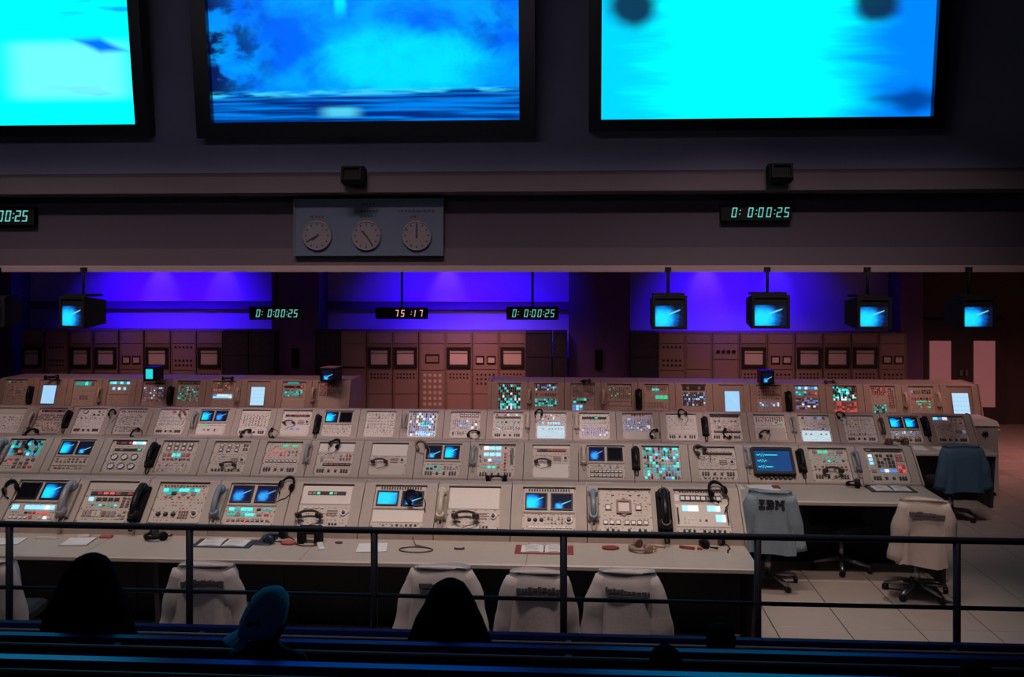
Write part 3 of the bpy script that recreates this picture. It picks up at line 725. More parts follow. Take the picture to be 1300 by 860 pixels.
            for sx in (.05, .95):
                MB().tube([P(U(sx), V(.80), z0), P(U(sx), V(.76), z0 + .035), P(U(sx), V(.45), z0 + .035), P(U(sx), V(.41), z0)], .006, 6, 'brown_plastic').build('panel_handle', pl)
        elif k == 'crest':
            x, y, q = U(.48), V(.42), .065
            b_ = MB().ring(x - q, x + q, y - q, y + q, .018, z0, z0 + .02, 'btn_brown', M).build('framed_meter', root)
            MB().box(x - q + .018, x + q - .018, y - q + .018, y + q - .018, z0, z0 + .008, 'console_pale', M).build('meter_window', b_)
            for s_ in (1, -1):
                MB().add([P(x - .03, y + s_*q, z0 + .012), P(x + .03, y + s_*q, z0 + .012), P(x, y + s_*(q + .028), z0 + .012), P(x - .03, y + s_*q, z0), P(x + .03, y + s_*q, z0), P(x, y + s_*(q + .028), z0)],
                         [(0,1,2), (0,2,5,3), (1,0,3,4), (2,1,4,5), (3,5,4)], 'btn_brown').build('pointer', b_)
        elif k == 'scope':
            t = .03; u0, v0, u1, v1 = -.06, .10, 1.0, .86
            mo = MB().ring(U(u0), U(u1), V(v1), V(v0), t, -.01, .05, 'black_plastic', M).box(U(u0) + t, U(u1) - t, V(v1) + t, V(v0) - t, -.01, .03, 'black_plastic', M).build('oscilloscope', root)
            MB().quad_uv([(U(u0) + t, V(v1) + t, .034), (U(u1) - t, V(v1) + t, .034), (U(u1) - t, V(v0) - t, .034), (U(u0) + t, V(v0) - t, .034)], 'scope_screen', M).build('screen', mo)
            k2 = MB()
            for i in range(7): k2.box(U(.1 + i*.12), U(.16 + i*.12), V(.93), V(.88), z0, .01, 'charcoal', M)
            k2.build('button_bank', pl, kind='stuff')
    # corner screws of the panel
    sc = MB()
    for u in (.03, .97):
        for v in (.06, .35, .65, .94): sc.box(U(u) - .005, U(u) + .005, V(v) - .007, V(v) + .007, z0, z0 + .003, 'btn_brown', M)
    sc.build('panel_screws', pl, kind='stuff')
    MB().box(U(0), U(1), V(.0) - .007, V(.0), z0, z0 + .012, 'dark_slot', M).build('recess_shade', pl)  # dark strip stands in for the shade under the recess's top edge
    # engraved captions, far too small to read
    keep = [(e[1], e[2], e[3], e[4]) for e in spec if e[0] in ('crt', 'lit', 'glow', 'plate')]; mk = MB()
    for j in range(13):
        v = .05 + .07*j; u = .07 + random.uniform(0, .05)
        while u < .92:
            l = random.uniform(.015, .05)
            if random.random() < .62 and not any(k[0] < u + l and u < k[2] and k[1] < v + .012 and v - .012 < k[3] for k in keep):
                mk.box(U(u), U(u + l), V(v + .009), V(v - .009), z0, z0 + .002, 'btn_brown' if random.random() < .6 else 'btn_grey', M)
            u += l + random.uniform(.015, .05)
    if mk.f and not any(e[0] == 'scope' for e in spec): mk.build('captions', pl, kind='stuff')
    return root
B = lambda *a: ('bank',) + a
def twin(l, rr, low, v1=.46, slots=False):
    v0 = .13 if slots else .05
    return [('plate', .02, .01, .98, v1 + .05, 'crt_plate')] + ([('slots', .1, .03, .9, .09, 16)] if slots else []) + [('crt', .05, v0, .47, v1, l), ('crt', .53, v0, .95, v1, rr), ('seam', v1 + .07)] + low
def intercom(v=.62): return [('grille', .56, v - .08, .76, v + .08, 3), ('dial', .88, v, .03), B(.08, v - .14, .5, v - .09, 4, 1, 'pale')]
def label(r, n_, look): return 'console unit with %s, %s from left in %s' % (look, ORD[n_], r.name)
R1 = [
 (-1, [B(.1,.1,.9,.5,6,3,'warm'), B(.1,.6,.9,.9,8,2,'grey')], 'warm lit buttons cut by picture edge'),
 (0, twin('crt_off', 'crt_bright', [B(.06,.58,.2,.70,1,1,'sky',.9,1), B(.32,.58,.92,.70,6,1,'sky',.8,1), B(.35,.74,.85,.80,6,1,'red'), B(.08,.84,.95,.92,9,1,'whitered')]), 'one dark and one bright monitor'),
 (1, [('plate',.02,.02,.98,.2,'crt_plate'), ('strip',.1,.24,.95,.33,7,'red'), B(.1,.38,.2,.47,1,1,'sky',.9,1), B(.24,.38,.72,.47,4,1,'dark',.75,1), B(.76,.36,.95,.62,2,4,'brown'), B(.1,.53,.72,.6,8,1,'teal',.5,.6), B(.08,.68,.74,.86,7,1,'grey',.7,1), B(.78,.68,.95,.9,2,3,'cream')], 'red indicator strip and dark square meters'),
 (2, [B(.08,.05,.95,.10,14,1,'brown'), B(.1,.14,.82,.22,7,1,'cyan',.9,1), B(.18,.22,.86,.30,7,1,'teal',.9,.8), B(.15,.32,.85,.38,8,1,'rednav'), ('knobs',.08,.64,.52,.86,3,1,'charcoal'), B(.54,.66,.74,.86,4,3,'brown'), ('dial',.85,.74,.035), ('seam',.95)], 'cyan lit strip above dark dials'),
 (3, twin('crt_blue', 'crt_blue', [B(.08,.57,.55,.65,4,1,'cyan',.85,1), B(.6,.57,.95,.65,3,1,'teal'), B(.06,.70,.6,.77,6,1,'teal',.85,1), B(.62,.70,.9,.77,2,1,'rednav'), B(.08,.84,.92,.90,9,1,'brown')]), 'two blue monitors over cyan buttons'),
 (4, [('plate',.02,.02,.98,.46,'console_pale'), ('strip',.12,.16,.86,.25,9,'fewgreen')] + intercom(.66) + [B(.62,.88,.8,.95,3,1,'dark')], 'green flecked black strip and intercom dial'),
 (5, twin('crt_full', 'crt_low', [('plate',.02,.57,.98,.85,'console_pale'), B(.12,.88,.9,.95,9,1,'dark',.5,.8)], .48, True), 'two monitors over a blank cream plate'),
 (6, [('plate',.02,.02,.98,.52,'console_pale')] + intercom(.68) + [B(.62,.89,.8,.96,3,1,'dark')], 'large blank cream plate and intercom dial'),
 (7, twin('crt_bright', 'crt_low', [('knobs',.08,.66,.42,.82,3,1,'charcoal'), B(.46,.66,.78,.84,5,2,'grey'), ('dial',.87,.74,.036), B(.06,.88,.94,.94,14,1,'pale')], .52, True), 'cyan and deep blue monitors over knobs'),
 (8, [('crest',), ('frames',.12,.36,.26,.50,1,1,.9), ('frames',.68,.36,.82,.50,1,1,.9), ('frames',.08,.70,.42,.84,3,1,.8), ('frames',.47,.70,.93,.84,4,1,.8), B(.2,.12,.85,.17,4,1,'brown',.3,.5), B(.12,.90,.9,.97,8,1,'dark',.5)], 'framed square meter and white keys'),
 (9, [('slots',.1,.01,.9,.05,16), ('strip',.12,.13,.88,.26,8,'pale'), ('plate',.02,.11,.1,.27,'btn_white'), ('plate',.02,.33,.98,.84,'console_pale'), B(.14,.36,.44,.50,3,1,'sky',.9,1), B(.60,.36,.84,.50,3,1,'sky',.9,1), B(.74,.56,.92,.74,3,1,'sky',.9,1), B(.14,.62,.34,.78,3,2,'cream'), B(.4,.64,.62,.76,2,1,'dark',.35), ('handles',), B(.1,.89,.92,.97,9,1,'dark',.5)], 'bright blue keys and side handles'),
]
for n, spec, look in R1: module(RW[1], n, spec, label(RW[1], n + 1, look))
R2 = [
 (-1, [B(.1,.1,.9,.5,4,4,'bluemix'), B(.1,.6,.9,.9,6,2,'grey')], 'blue keys cut by picture edge'),
 (0, [B(.08,.04,.95,.50,10,6,'multi2',.85,.9), B(.06,.60,.3,.72,2,2,'rednav'), B(.35,.58,.95,.92,4,3,'brown')], 'crowded cyan and white lit keys'),
 (1, twin('crt_bright', 'crt_low', [B(.06,.56,.94,.72,8,2,'brown',.5,.7), ('seam',.80), B(.1,.84,.9,.92,7,1,'grey')]), 'one bright and one nearly dark monitor'),
 (2, [('strip',.12,.03,.55,.12,6,'red'), B(.58,.03,.95,.12,4,1,'sky',.85,1), ('strip',.15,.25,.9,.33,6,'fewgreen'), ('gauge',.22,.52,.04), ('gauge',.5,.52,.04), ('gauge',.78,.52,.04), ('gauge',.22,.8,.04), ('gauge',.5,.8,.04), ('gauge',.78,.8,.04)], 'six round white gauges'),
 (3, [('frames',.1,.03,.9,.30,4,2,.8), B(.08,.37,.85,.50,6,1,'redcyan',.7,1), B(.1,.53,.9,.60,7,1,'brown'), B(.06,.70,.92,.95,12,3,'cream')], 'eight square lamps over coloured keys'),
 (4, [('frames',.1,.05,.75,.33,3,2,.7), B(.8,.05,.95,.3,2,2,'brown')] + intercom(.58) + [B(.1,.82,.9,.93,9,1,'dark',.55)], 'six square lamps and intercom grille'),
 (5, [B(.15,.06,.9,.16,3,1,'green',.5,1), B(.08,.24,.92,.44,8,2,'rednav',.5), ('frames',.06,.5,.94,.66,8,1,.75), ('switch',.84)], 'three green lamps at the top'),
 (6, [('plate',.02,.02,.98,.28,'console_pale'), B(.1,.34,.5,.6,4,2,'cream'), B(.62,.34,.94,.55,4,2,'brown'), ('strip',.2,.62,.95,.70,5,'brown'), ('switch',.86)], 'blank top plate and low switch row'),
 (7, [('plate',.02,.02,.98,.38,'console_pale')] + intercom(.52) + [('plate',.05,.62,.95,.96,'console_panel')], 'blank plates around a lone intercom'),
 (8, twin('crt_low', 'crt_bright', [B(.2,.56,.85,.62,3,1,'pale'), B(.08,.66,.5,.78,4,2,'teal',.7,1), B(.55,.66,.95,.78,5,2,'rednav',.6), ('switch',.89)]), 'two monitors over green and red keys'),
 (9, [B(.04,.04,.1,.55,1,4,'brown'), B(.14,.05,.62,.16,3,1,'sky',.85,1), B(.14,.24,.62,.35,3,1,'sky',.85,1), B(.14,.42,.62,.52,4,1,'bluemix'), B(.14,.64,.62,.72,4,1,'teal'), B(.68,.05,.78,.8,1,8,'red',.5), ('slots',.86,.1,.95,.6,3), ('switch',.90)], 'bright sky blue display bars'),
 (10, [('plate',.02,.01,.98,.10,'console_pale'), ('strip',.12,.12,.9,.19,9,'red')] + intercom(.40) + [('plate',.04,.56,.96,.97,'console_pale')], 'red strip and blank lower plate'),
 (11, twin('crt_blue', 'crt_off', [B(.06,.55,.5,.68,6,2,'cream'), B(.56,.55,.94,.68,4,1,'grey'), ('strip',.08,.73,.92,.80,8,'pale'), ('strip',.08,.86,.92,.93,8,'pale')]), 'one blue and one black monitor'),
 (12, [B(.04,.03,.96,.97,12,11,'multi2',.70,.95), B(.1,.1,.3,.25,2,2,'teal',.8), B(.5,.08,.7,.4,2,3,'cyan',.75,.8)], 'full matrix of cyan green lit keys'),
 (13, [('strip',.15,.16,.92,.23,7,'dark')] + intercom(.45) + [('seam',.66), ('switch',.80), B(.1,.9,.9,.95,8,1,'dark',.5)], 'black strip, dial and brown intercom'),
 (14, [('scope',)], 'blue oscilloscope showing three cyan traces'),
 (15, [B(.1,.05,.66,.16,4,1,'green',.7,1), B(.72,.05,.92,.16,1,1,'rednav',.8,1), B(.08,.24,.92,.42,7,2,'teal',.45,.75), B(.06,.5,.94,.66,9,2,'brown',.5), ('switch',.84)], 'green and red lamps above small keys'),
 (16, [('strip',.05,.01,.95,.08,6,'dark'), B(.05,.15,.20,.48,1,3,'blue',.6,1), B(.26,.15,.72,.55,5,4,'dark',.7), B(.76,.15,.95,.70,2,5,'rednav',.8,1), B(.3,.60,.72,.68,4,1,'blue',.95,1), B(.06,.60,.2,.7,1,1,'green',.8,1), ('switch',.86)], 'blue and red lit keypad'),
]
for n, spec, look in R2: module(RW[2], n, spec, label(RW[2], n + 1, look))
g = lambda pal, nx=8, ny=6, f=.5, p_=.8: B(.06,.06,.94,.80,nx,ny,pal,f,p_)
R3 = [
 (-1, [g('cream')], 'cream key rows cut by picture edge'),
 (0, [('plate',.04,.02,.96,.25,'console_panel'), B(.05,.32,.95,.62,9,3,'cream',.5), B(.05,.66,.95,.92,7,2,'pale',.5)], 'three bands of cream keys'),
 (1, [('strip',.1,.06,.92,.14,7,'red'), B(.06,.22,.94,.50,11,2,'brown',.5), B(.06,.56,.94,.92,10,3,'warm',.5)], 'red strip above brown key rows'),
 (2, [('gauge',.25,.12,.035), B(.5,.06,.95,.3,3,2,'dark',.4), B(.1,.34,.9,.42,5,1,'grey',.4), ('switch',.85)], 'single white gauge and sparse knobs'),
 (3, [B(.06,.05,.94,.14,11,1,'brown'), B(.06,.22,.94,.60,7,4,'pale',.55), B(.06,.70,.94,.90,8,2,'grey',.55)], 'pale keys over grey key rows'),
 (4, [B(.08,.04,.92,.16,5,1,'whitered',.6), ('knobs',.06,.24,.94,.62,7,3,'btn_white'), ('switch',.86)], 'three rows of white knobs'),
 (5, twin('crt_bright', 'crt_blue', [B(.15,.58,.4,.64,2,1,'green'), ('plate',.06,.68,.94,.95,'console_pale'), B(.2,.74,.5,.84,2,1,'dark',.5,1), B(.6,.72,.86,.88,3,1,'grey')], .45), 'two blue monitors and white plate'),
 (6, [('plate',.02,.02,.98,.14,'console_pale'), B(.08,.2,.92,.62,5,4,'grey',.35), ('switch',.86)], 'thin pale bar and scattered grey keys'),
 (7, [('strip',.1,.16,.92,.24,8,'red')] + intercom(.45) + [('plate',.06,.62,.94,.94,'console_pale'), B(.12,.66,.7,.78,3,1,'purple')], 'red strip over pale lower display'),
 (8, twin('crt_bright', 'crt_off', [B(.06,.55,.94,.92,13,4,'cream',.5)], .45), 'one cyan and one black monitor'),
 (9, [g('cream',8,6,.55,.9)], 'even grid of cream keys'),
 (10, [B(.06,.04,.94,.94,8,6,'bluemix',.75,.9), B(.45,.4,.75,.6,3,2,'cyan',.8,1), B(.3,.75,.95,.92,6,2,'sky',.8,.7)], 'glowing blue and cyan key grid'),
 (11, [('frames',.3,.08,.95,.2,5,1,.9), B(.08,.3,.6,.66,5,3,'bluemix',.6), B(.7,.3,.92,.66,2,3,'purple',.6), B(.08,.75,.5,.88,5,1,'grey')], 'five round edged lamps at top'),
 (12, [B(.08,.06,.92,.13,9,1,'whitered'), ('strip',.08,.16,.92,.22,9,'brown'), B(.1,.32,.92,.42,6,1,'teal',.5,.7), B(.1,.52,.92,.66,6,2,'bluemix',.5), ('switch',.87)], 'red white top row and switches'),
 (13, [B(.1,.05,.9,.26,6,2,'whitered',.5), ('glow',.06,.50,.94,.97), B(.1,.33,.9,.46,9,1,'blue',.5), B(.1,.58,.9,.66,8,1,'grey',.4)], 'brilliant white lit lower half'),
 (14, [('strip',.1,.14,.9,.22,6,'fewgreen'), B(.1,.32,.9,.40,7,1,'pale'), B(.08,.52,.94,.86,8,3,'purple',.6)], 'purple key block below black strip'),
 (15, [B(.28,.02,.72,.09,5,1,'red'), B(.06,.18,.94,.64,11,5,'bluemix',.6), ('plate',.04,.75,.96,.96,'console_pale')], 'violet key block and blank bottom plate'),
 (16, [('plate',.02,.02,.48,.76,'console_pale'), ('plate',.52,.02,.98,.76,'console_pale'), B(.08,.1,.92,.6,7,5,'pale',.5), ('switch',.86)], 'two white plates side by side'),
 (17, [('strip',.02,.02,.95,.1,7,'dark'), B(.1,.18,.9,.32,6,1,'grey',.5), B(.2,.38,.9,.54,4,2,'pale',.6), ('strip',.1,.62,.95,.69,6,'brown'), ('switch',.86)], 'black top strip and yellowish keys'),
 (18, [B(.06,.06,.95,.26,8,2,'brown',.5,.7), B(.6,.25,.9,.38,4,2,'green',.6), ('plate',.06,.48,.96,.97,'console_panel')], 'blank plate under small green keys'),
 (19, [B(.1,.04,.9,.16,6,1,'bluemix'), B(.1,.22,.9,.42,7,2,'pale',.5), ('glow',.06,.58,.94,.97), B(.1,.48,.9,.54,8,1,'purple'), B(.1,.66,.9,.76,5,1,'grey',.4)], 'cyan white glowing lower panel'),
 (20, [B(.08,.05,.92,.60,6,5,'pale',.5), B(.06,.64,.94,.74,10,1,'grey'), ('switch',.87)], 'five rows of pale keys'),
 (21, twin('crt_bright', 'crt_bright', [B(.1,.56,.9,.70,8,2,'blue',.5,.6), B(.08,.76,.92,.82,9,1,'grey'), ('switch',.90)], .45), 'two bright cyan monitors'),
 (22, [B(.05,.03,.5,.12,3,1,'blue',.9,1), B(.55,.06,.95,.3,3,2,'grey',.5), B(.06,.24,.6,.6,7,4,'pale',.5), B(.65,.5,.95,.62,3,1,'purple',.8,1), ('switch',.87)], 'short blue lit bar at top left'),
]
for n, spec, look in R3: module(RW[3], n, spec, label(RW[3], n + 1, look), 'console_pale')
def full(pal, nx=8, ny=6, f=.6, p_=.85): return [B(.05,.05,.95,.72,nx,ny,pal,f,p_)]
def sheet(m): return [('plate',.0,.0,1.,.92,'console_paint'), ('lit',.16,.18,.80,.86,m)]
R4 = [
 (0, [B(.08,.04,.9,.12,6,1,'teal',.6), B(.05,.2,.95,.7,8,5,'cream',.5)], 'cream keys below faint teal lamps'),
 (1, sheet('lit_plain'), 'plain glowing blue white screen'),
 (2, [B(.08,.05,.9,.2,6,1,'teal',.8,1), B(.3,.5,.7,.72,3,1,'brown',.6,1)], 'teal lamp row and three brown slots'),
 (3, [B(.06,.04,.94,.14,6,1,'cyan',.85,1), B(.2,.24,.8,.34,5,1,'sky',.85,.9), ('seam',.5)], 'two bright cyan lamp bars'),
 (4, [('strip',.08,.06,.94,.13,7,'brown'), B(.06,.22,.94,.74,8,4,'purple',.5,.6)], 'mauve keys under a brown strip'),
 (5, [('strip',.08,.04,.94,.12,7,'brown'), B(.06,.2,.94,.72,8,5,'teal',.55,.7)], 'scattered teal keys under brown strip'),
 (6, [B(.06,.04,.94,.35,7,3,'warm',.5), B(.06,.46,.9,.6,5,2,'blue',.85,.9)], 'blue lamp bar below orange keys'),
 (7, sheet('lit_sheet'), 'glowing gridded screen beside a cream handset'),
 (8, [B(.2,.0,.8,.08,5,1,'teal',.9,1), ('strip',.06,.14,.9,.22,6,'red'), B(.06,.28,.85,.52,8,3,'teal',.7,.9), ('plate',.05,.62,.95,.96,'console_panel')], 'green key cluster above blank plate'),
 (9, [B(.06,.04,.94,.5,7,4,'brown',.6), B(.1,.06,.9,.12,5,1,'whitered'), ('plate',.05,.6,.95,.96,'console_panel')], 'brown knobs by the gap'),
 (14, [B(.04,.04,.96,.96,7,7,'darkcyan',.85,.95)], 'cyan speckled dark panel'),
 (15, [B(.06,.03,.94,.24,7,2,'darkblue',.8,.95), B(.06,.3,.94,.45,9,1,'brown'), B(.05,.52,.95,.78,8,3,'teal',.75,.95)], 'blue lamps over teal key band'),
 (16, [B(.06,.04,.94,.45,8,4,'brown',.55), B(.1,.5,.8,.66,5,2,'teal',.75), B(.06,.72,.5,.92,3,2,'blue',.8,1)], 'brown keys with blue lamps at bottom'),
 (17, [B(.06,.1,.94,.5,7,4,'fewgreen',.45), ('seam',.6), ('seam',.75)], 'sparse green dots over two seams'),
 (18, [B(.06,.04,.94,.2,8,2,'brown',.6), B(.3,.14,.6,.22,2,1,'cyan',.8,1), B(.45,.38,.95,.5,3,2,'green',.9,1), B(.08,.6,.9,.8,8,2,'grey',.5)], 'wide green lamp on brown panel'),
 (19, [('strip',.04,.04,.96,.2,6,'dark'), B(.04,.26,.96,.72,8,5,'darkblue',.8,.95)], 'dark panel with white blue lamps'),
 (20, [('plate',.0,.0,1.,.92,'console_paint'), ('lit',.2,.2,.85,.92,'lit_plain')], 'wide plain glowing sky blue screen'),
 (21, [B(.06,.05,.94,.5,6,3,'brown',.5), B(.1,.58,.9,.72,6,2,'blue',.7,.6)], 'brown rings over few blue lamps'),
 (22, [B(.04,.04,.96,.14,7,1,'blue',.8,1), B(.06,.2,.5,.34,4,2,'teal',.7), B(.55,.2,.95,.34,3,1,'rednav'), B(.05,.42,.95,.80,5,4,'bluemix',.85,.95)], 'stacked blue lamp bars'),
 (23, [B(.04,.03,.96,.5,8,5,'darkcyan',.85,.95), B(.3,.1,.7,.3,3,2,'cyan',.8,1), B(.05,.55,.95,.95,6,4,'rednav',.8,.9)], 'cyan lamps above red lamps'),
 (24, [B(.06,.05,.64,.3,5,3,'red',.6), B(.72,.05,.95,.75,2,6,'brown',.6), B(.1,.62,.6,.9,5,3,'teal',.75)], 'red keys and teal corner block'),
 (25, [B(.1,.12,.5,.26,4,1,'purple',.7), B(.55,.1,.9,.26,4,2,'dark',.6), B(.08,.36,.9,.46,7,1,'red'), B(.2,.46,.85,.74,6,2,'green',.5)], 'green switch row under dark keys'),
 (26, [('plate',.0,.0,1.,.92,'console_paint'), ('lit',.16,.20,.86,.96,'lit_sheet')], 'glowing white gridded screen at right end'),
]
for i, (n, spec, look) in enumerate(R4): module(RW[4], n, spec, label(RW[4], i, look))
# closing end panels and worktops
def ends(r, n0, n1): return r.X0 + n0 * r.pitch + r.pw/2 - r.pitch/2, r.X0 + n1 * r.pitch + r.pw/2 + r.pitch/2
def worktop(r, n0, n1, lab, joint=3):
    x0, x1 = ends(r, n0, n1); root = empty('worktop', ((x0 + x1)/2, r.Yf, 0)); tag(root, lab, 'worktop', 'console worktops'); hw = (x1 - x0)/2; d = r.Yb - r.Yf - .001
    MB().prism([(0, r.zd - .035), (.02, r.zd - .045), (d, r.zd - .045), (d, r.zd), (.012, r.zd), (0, r.zd - .01)], -hw, hw, 'worktop').build('tabletop', root)
    for k in range(joint):
        x = -hw + 2*hw*(k + 1)/(joint + 1); MB().box(x - .002, x + .002, .002, d, r.zd - .002, r.zd + .0008, 'btn_brown').build('joint', root)
    nleg = max(2, int((x1 - x0) / 2.4) + 1)
    for k in range(nleg):
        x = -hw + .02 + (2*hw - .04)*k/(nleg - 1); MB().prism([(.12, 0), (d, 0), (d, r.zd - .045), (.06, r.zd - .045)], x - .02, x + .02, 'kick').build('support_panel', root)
    return root
worktop(RW[1], -1, 9, 'long beige worktop of the front console row', 3)
worktop(RW[2], -1, 16, 'beige worktop of the second console row, dark knee space below', 5)
worktop(RW[3], -1, 22, 'beige worktop of the third console row', 6)
worktop(RW[4], 0, 9, 'beige worktop of the back row left of the gap', 2)
worktop(RW[4], 14, 26, 'beige worktop of the back row right of the gap', 3)
for r, n, lab in ((RW[1], 9, 'front'), (RW[2], 16, 'second'), (RW[3], 22, 'third'), (RW[4], 26, 'back')):
    x1 = ends(r, 0, n)[1]; hy = r.Yt + r.td
    e = MB().prism([(r.Yb + .06, 0), (r.Yb + .06, r.zd - .05), (r.Yb - .01, r.zd - .05), (r.Yb - .01, r.Zb + .005), (r.Yt - .006, r.Zt + .012), (hy, r.Zt + .012), (hy + .25, 0)], x1 + .001, x1 + .02, 'console_paint').build('end_panel')
    tag(e, 'beige end panel closing the right end of the %s console row' % lab, 'end panel', 'console end panels')
x1 = ends(RW[4], 0, 9)[1]; r = RW[4]
tag(MB().prism([(r.Yb, 0), (r.Yb - .01, r.Zb), (r.Yt - .006, r.Zt + .012), (r.Yt + r.td, r.Zt + .012), (r.Yt + r.td, 0)], x1 + .001, x1 + .05, 'console_paint').build('end_panel'), 'beige end panel of the back row at the gap before the racks', 'end panel', 'console end panels')
x0 = ends(RW[4], 14, 26)[0]
tag(MB().prism([(r.Yb, 0), (r.Yb - .01, r.Zb), (r.Yt - .006, r.Zt + .012), (r.Yt + r.td, r.Zt + .012), (r.Yt + r.td, 0)], x0 - .05, x0 - .001, 'console_paint').build('end_panel'), 'beige end panel starting the right part of the back row', 'end panel', 'console end panels')

# ------------------------------------------------------------------ telephone handsets between the panels
def coil(p0, p1, sag, n=14, amp=.008, turns=9):
    pts = []
    for k in range(n * 3 + 1):
        t = k / (n * 3); q = Vector(p0).lerp(Vector(p1), t); q = q + Vector((amp * math.cos(t * turns * 2 * PI), 0, amp * math.sin(t * turns * 2 * PI) - sag * math.sin(PI * t))); pts.append(q)
    return pts
PROTO = {}
def handset_proto(m, ml):
    r = empty('telephone_handset', (0, -50, 0))
    MB().bbox(-.042, .042, -.125, .125, 0, .03, .008, ml).build('cradle', r)
    pts = [(0, -.115, .045), (0, -.105, .062), (0, -.06, .085), (0, 0, .094), (0, .06, .085), (0, .105, .062), (0, .115, .045)]
    hs = MB().tube(pts, [.012, .02, .022, .021, .022, .02, .012], 10, m, flat=.75).build('handset', r)
    for s_ in (-1, 1):
        MB().lathe([(.026, 0), (.036, .006), (.036, .026), (.026, .044)], 14, m, Matrix.Translation((0, s_*.098, .026))).build('ear_cap' if s_ > 0 else 'mouth_cap', hs)
    MB().tube([(-.01, -.12, .03), (-.012, -.16, .02), (-.004, -.2, .012), (.012, -.2, .012), (.018, -.16, .012), (.012, -.12, .01)], .006, 6, ml).build('cord', r)
    return r
COLS = {'black': ('black_plastic', 'black_matte'), 'grey': ('grey_plastic', 'console_paint'), 'blue grey': ('grey_blue', 'console_paint'), 'cream': ('cream', 'console_paint'), 'brown': ('brown_plastic', 'console_paint')}
PH = {1: [(88, 637, 'grey', 1.35), (178, 641, 'black', 1.35), (278, 640, 'blue grey', 1.2), (561, 643, 'cream', 1.15), (753, 644, 'blue grey', 1.15), (843, 651, 'black', 1.5)],
      2: [(3, 575, 'blue grey', 1.1), (194, 580, 'black', 1.15), (391, 578, 'grey', .95), (601, 581, 'grey', .95), (741, 580, 'cream', .9), (807, 584, 'black', 1.05), (949, 583, 'grey', .95), (1017, 587, 'black', 1.05), (1087, 588, 'blue grey', .95)],
      3: [(41, 535, 'cream', 1.0), (86, 534, 'black', 1.05), (247, 535, 'grey', 1.0), (403, 540, 'black', 1.1), (514, 536, 'grey', .9), (670, 536, 'cream', .9), (732, 537, 'cream', .9), (895, 543, 'black', 1.1), (1007, 541, 'grey', .95), (1119, 543, 'brown', .95), (1175, 543, 'black', 1.1)],
      4: [(39, 502, 'black', 1.1), (127, 502, 'cream', .95), (217, 503, 'black', 1.15), (302, 502, 'cream', .9), (398, 502, 'cream', .9), (672, 504, 'cream', .9), (766, 505, 'cream', .9), (811, 507, 'black', 1.2), (1001, 510, 'black', 1.2), (1149, 508, 'cream', .9), (1191, 508, 'cream', .9)]}
def place_slope(proto, r, px, py, sc=1.0, rot=0.0, lift=0.0):
    o = copy_tree(proto); M = slope_M(r, slope_pt(r, px, py), lift, rot)
    o.location = M.to_translation(); o.rotation_euler = M.to_euler(); o.scale = (sc,) * 3; return o
for c in COLS: PROTO[c] = handset_proto(*COLS[c])
for i, lst in PH.items():
    r = RW[i]; cnt = {}
    for px, py, c, sc in lst:
        cnt[c] = cnt.get(c, 0) + 1; tot = sum(1 for q in lst if q[2] == c)
        o = place_slope(PROTO[c], r, px, py, sc)
        which = 'only one in the %s' % r.name if tot == 1 else '%s from left in the %s' % (ORD[cnt[c]-1], r.name)
        tag(o, '%s telephone handset on its cradle, %s' % (c, which), 'telephone', 'telephone handsets of the consoles')
def kill(o):
    for k in list(o.children): kill(k)
    bpy.data.objects.remove(o)
for c in COLS: kill(PROTO[c])

# ------------------------------------------------------------------ headsets
def headset_proto(m, mp):
    r = empty('headset', (0, -50, 0)); R_ = .085
    pts = [(R_ * math.cos(a), R_ * 1.05 * math.sin(a) , .028) for a in [PI * k / 12 for k in range(13)]]
    MB().tube(pts, [.010 + .006*math.sin(PI*k/12) for k in range(13)], 8, m).build('headband', r)
    for s_ in (-1, 1):
        c = MB().lathe([(.02, -.018), (.034, -.012), (.036, .008), (.024, .02)], 12, m, Matrix.Translation((s_*R_, -.01, .034)) @ Matrix.Rotation(PI/2, 4, 'Y')).build('ear_cup', r)
        MB().lathe([(.028, 0), (.034, .006), (.026, .014)], 12, mp, Matrix.Translation((s_*(R_ - .018), -.01, .034)) @ Matrix.Rotation(-s_*PI/2, 4, 'Y')).build('ear_pad', c)
    MB().tube([(-R_, -.02, .03), (-R_*.9, -.07, .022), (-R_*.4, -.1, .016)], [.005, .005, .009], 6, m).build('microphone_boom', r)
    MB().tube([(R_, -.03, .02), (R_*1.1, -.08, .008), (R_*.7, -.13, .006), (R_*.2, -.15, .006), (-.02, -.19, .006)], .005, 6, m).build('cord', r)
    return r
HP = {'black': headset_proto('black_matte', 'charcoal'), 'brown': headset_proto('brown_plastic', 'charcoal'), 'tan': headset_proto('tan', 'brown_plastic'), 'navy': headset_proto('navy_plastic', 'black_matte')}
def hs_slope(i, px, py, c, sc, rot, lab):
    o = place_slope(HP[c], RW[i], px, py, sc, rot); tag(o, lab, 'headset', 'headsets on the consoles')
    o.scale = (sc*.80, sc*.36, sc*.8) if c == 'brown' and rot == 0 else (sc*.62, sc*.85, sc*.8)
def hs_z(px, py, z, c, sc, rot, lab):
    if z == D[3] and px < 1130:      # lies against the foot of the sloping panels
        o = place_slope(HP[c], RW[3], px, 552, sc, rot); o.scale = (sc*.9, sc*.6, sc*.9); tag(o, lab.replace('on third row worktop', 'at third row worktop'), 'headset', 'headsets on the consoles'); return
    o = copy_tree(HP[c]); o.location = on_z(px, py, z); o.rotation_euler = (0, 0, rot); o.scale = (sc,) * 3; tag(o, lab, 'headset', 'headsets on the consoles')
D = {i: RW[i].zd for i in RW}
hs_slope(1, 15, 622, 'black', 1.1, .4, 'black headset on the front row at the left picture edge')
hs_slope(1, 365, 618, 'black', 1.1, -.3, 'black headset beside the right blue monitor of front row')
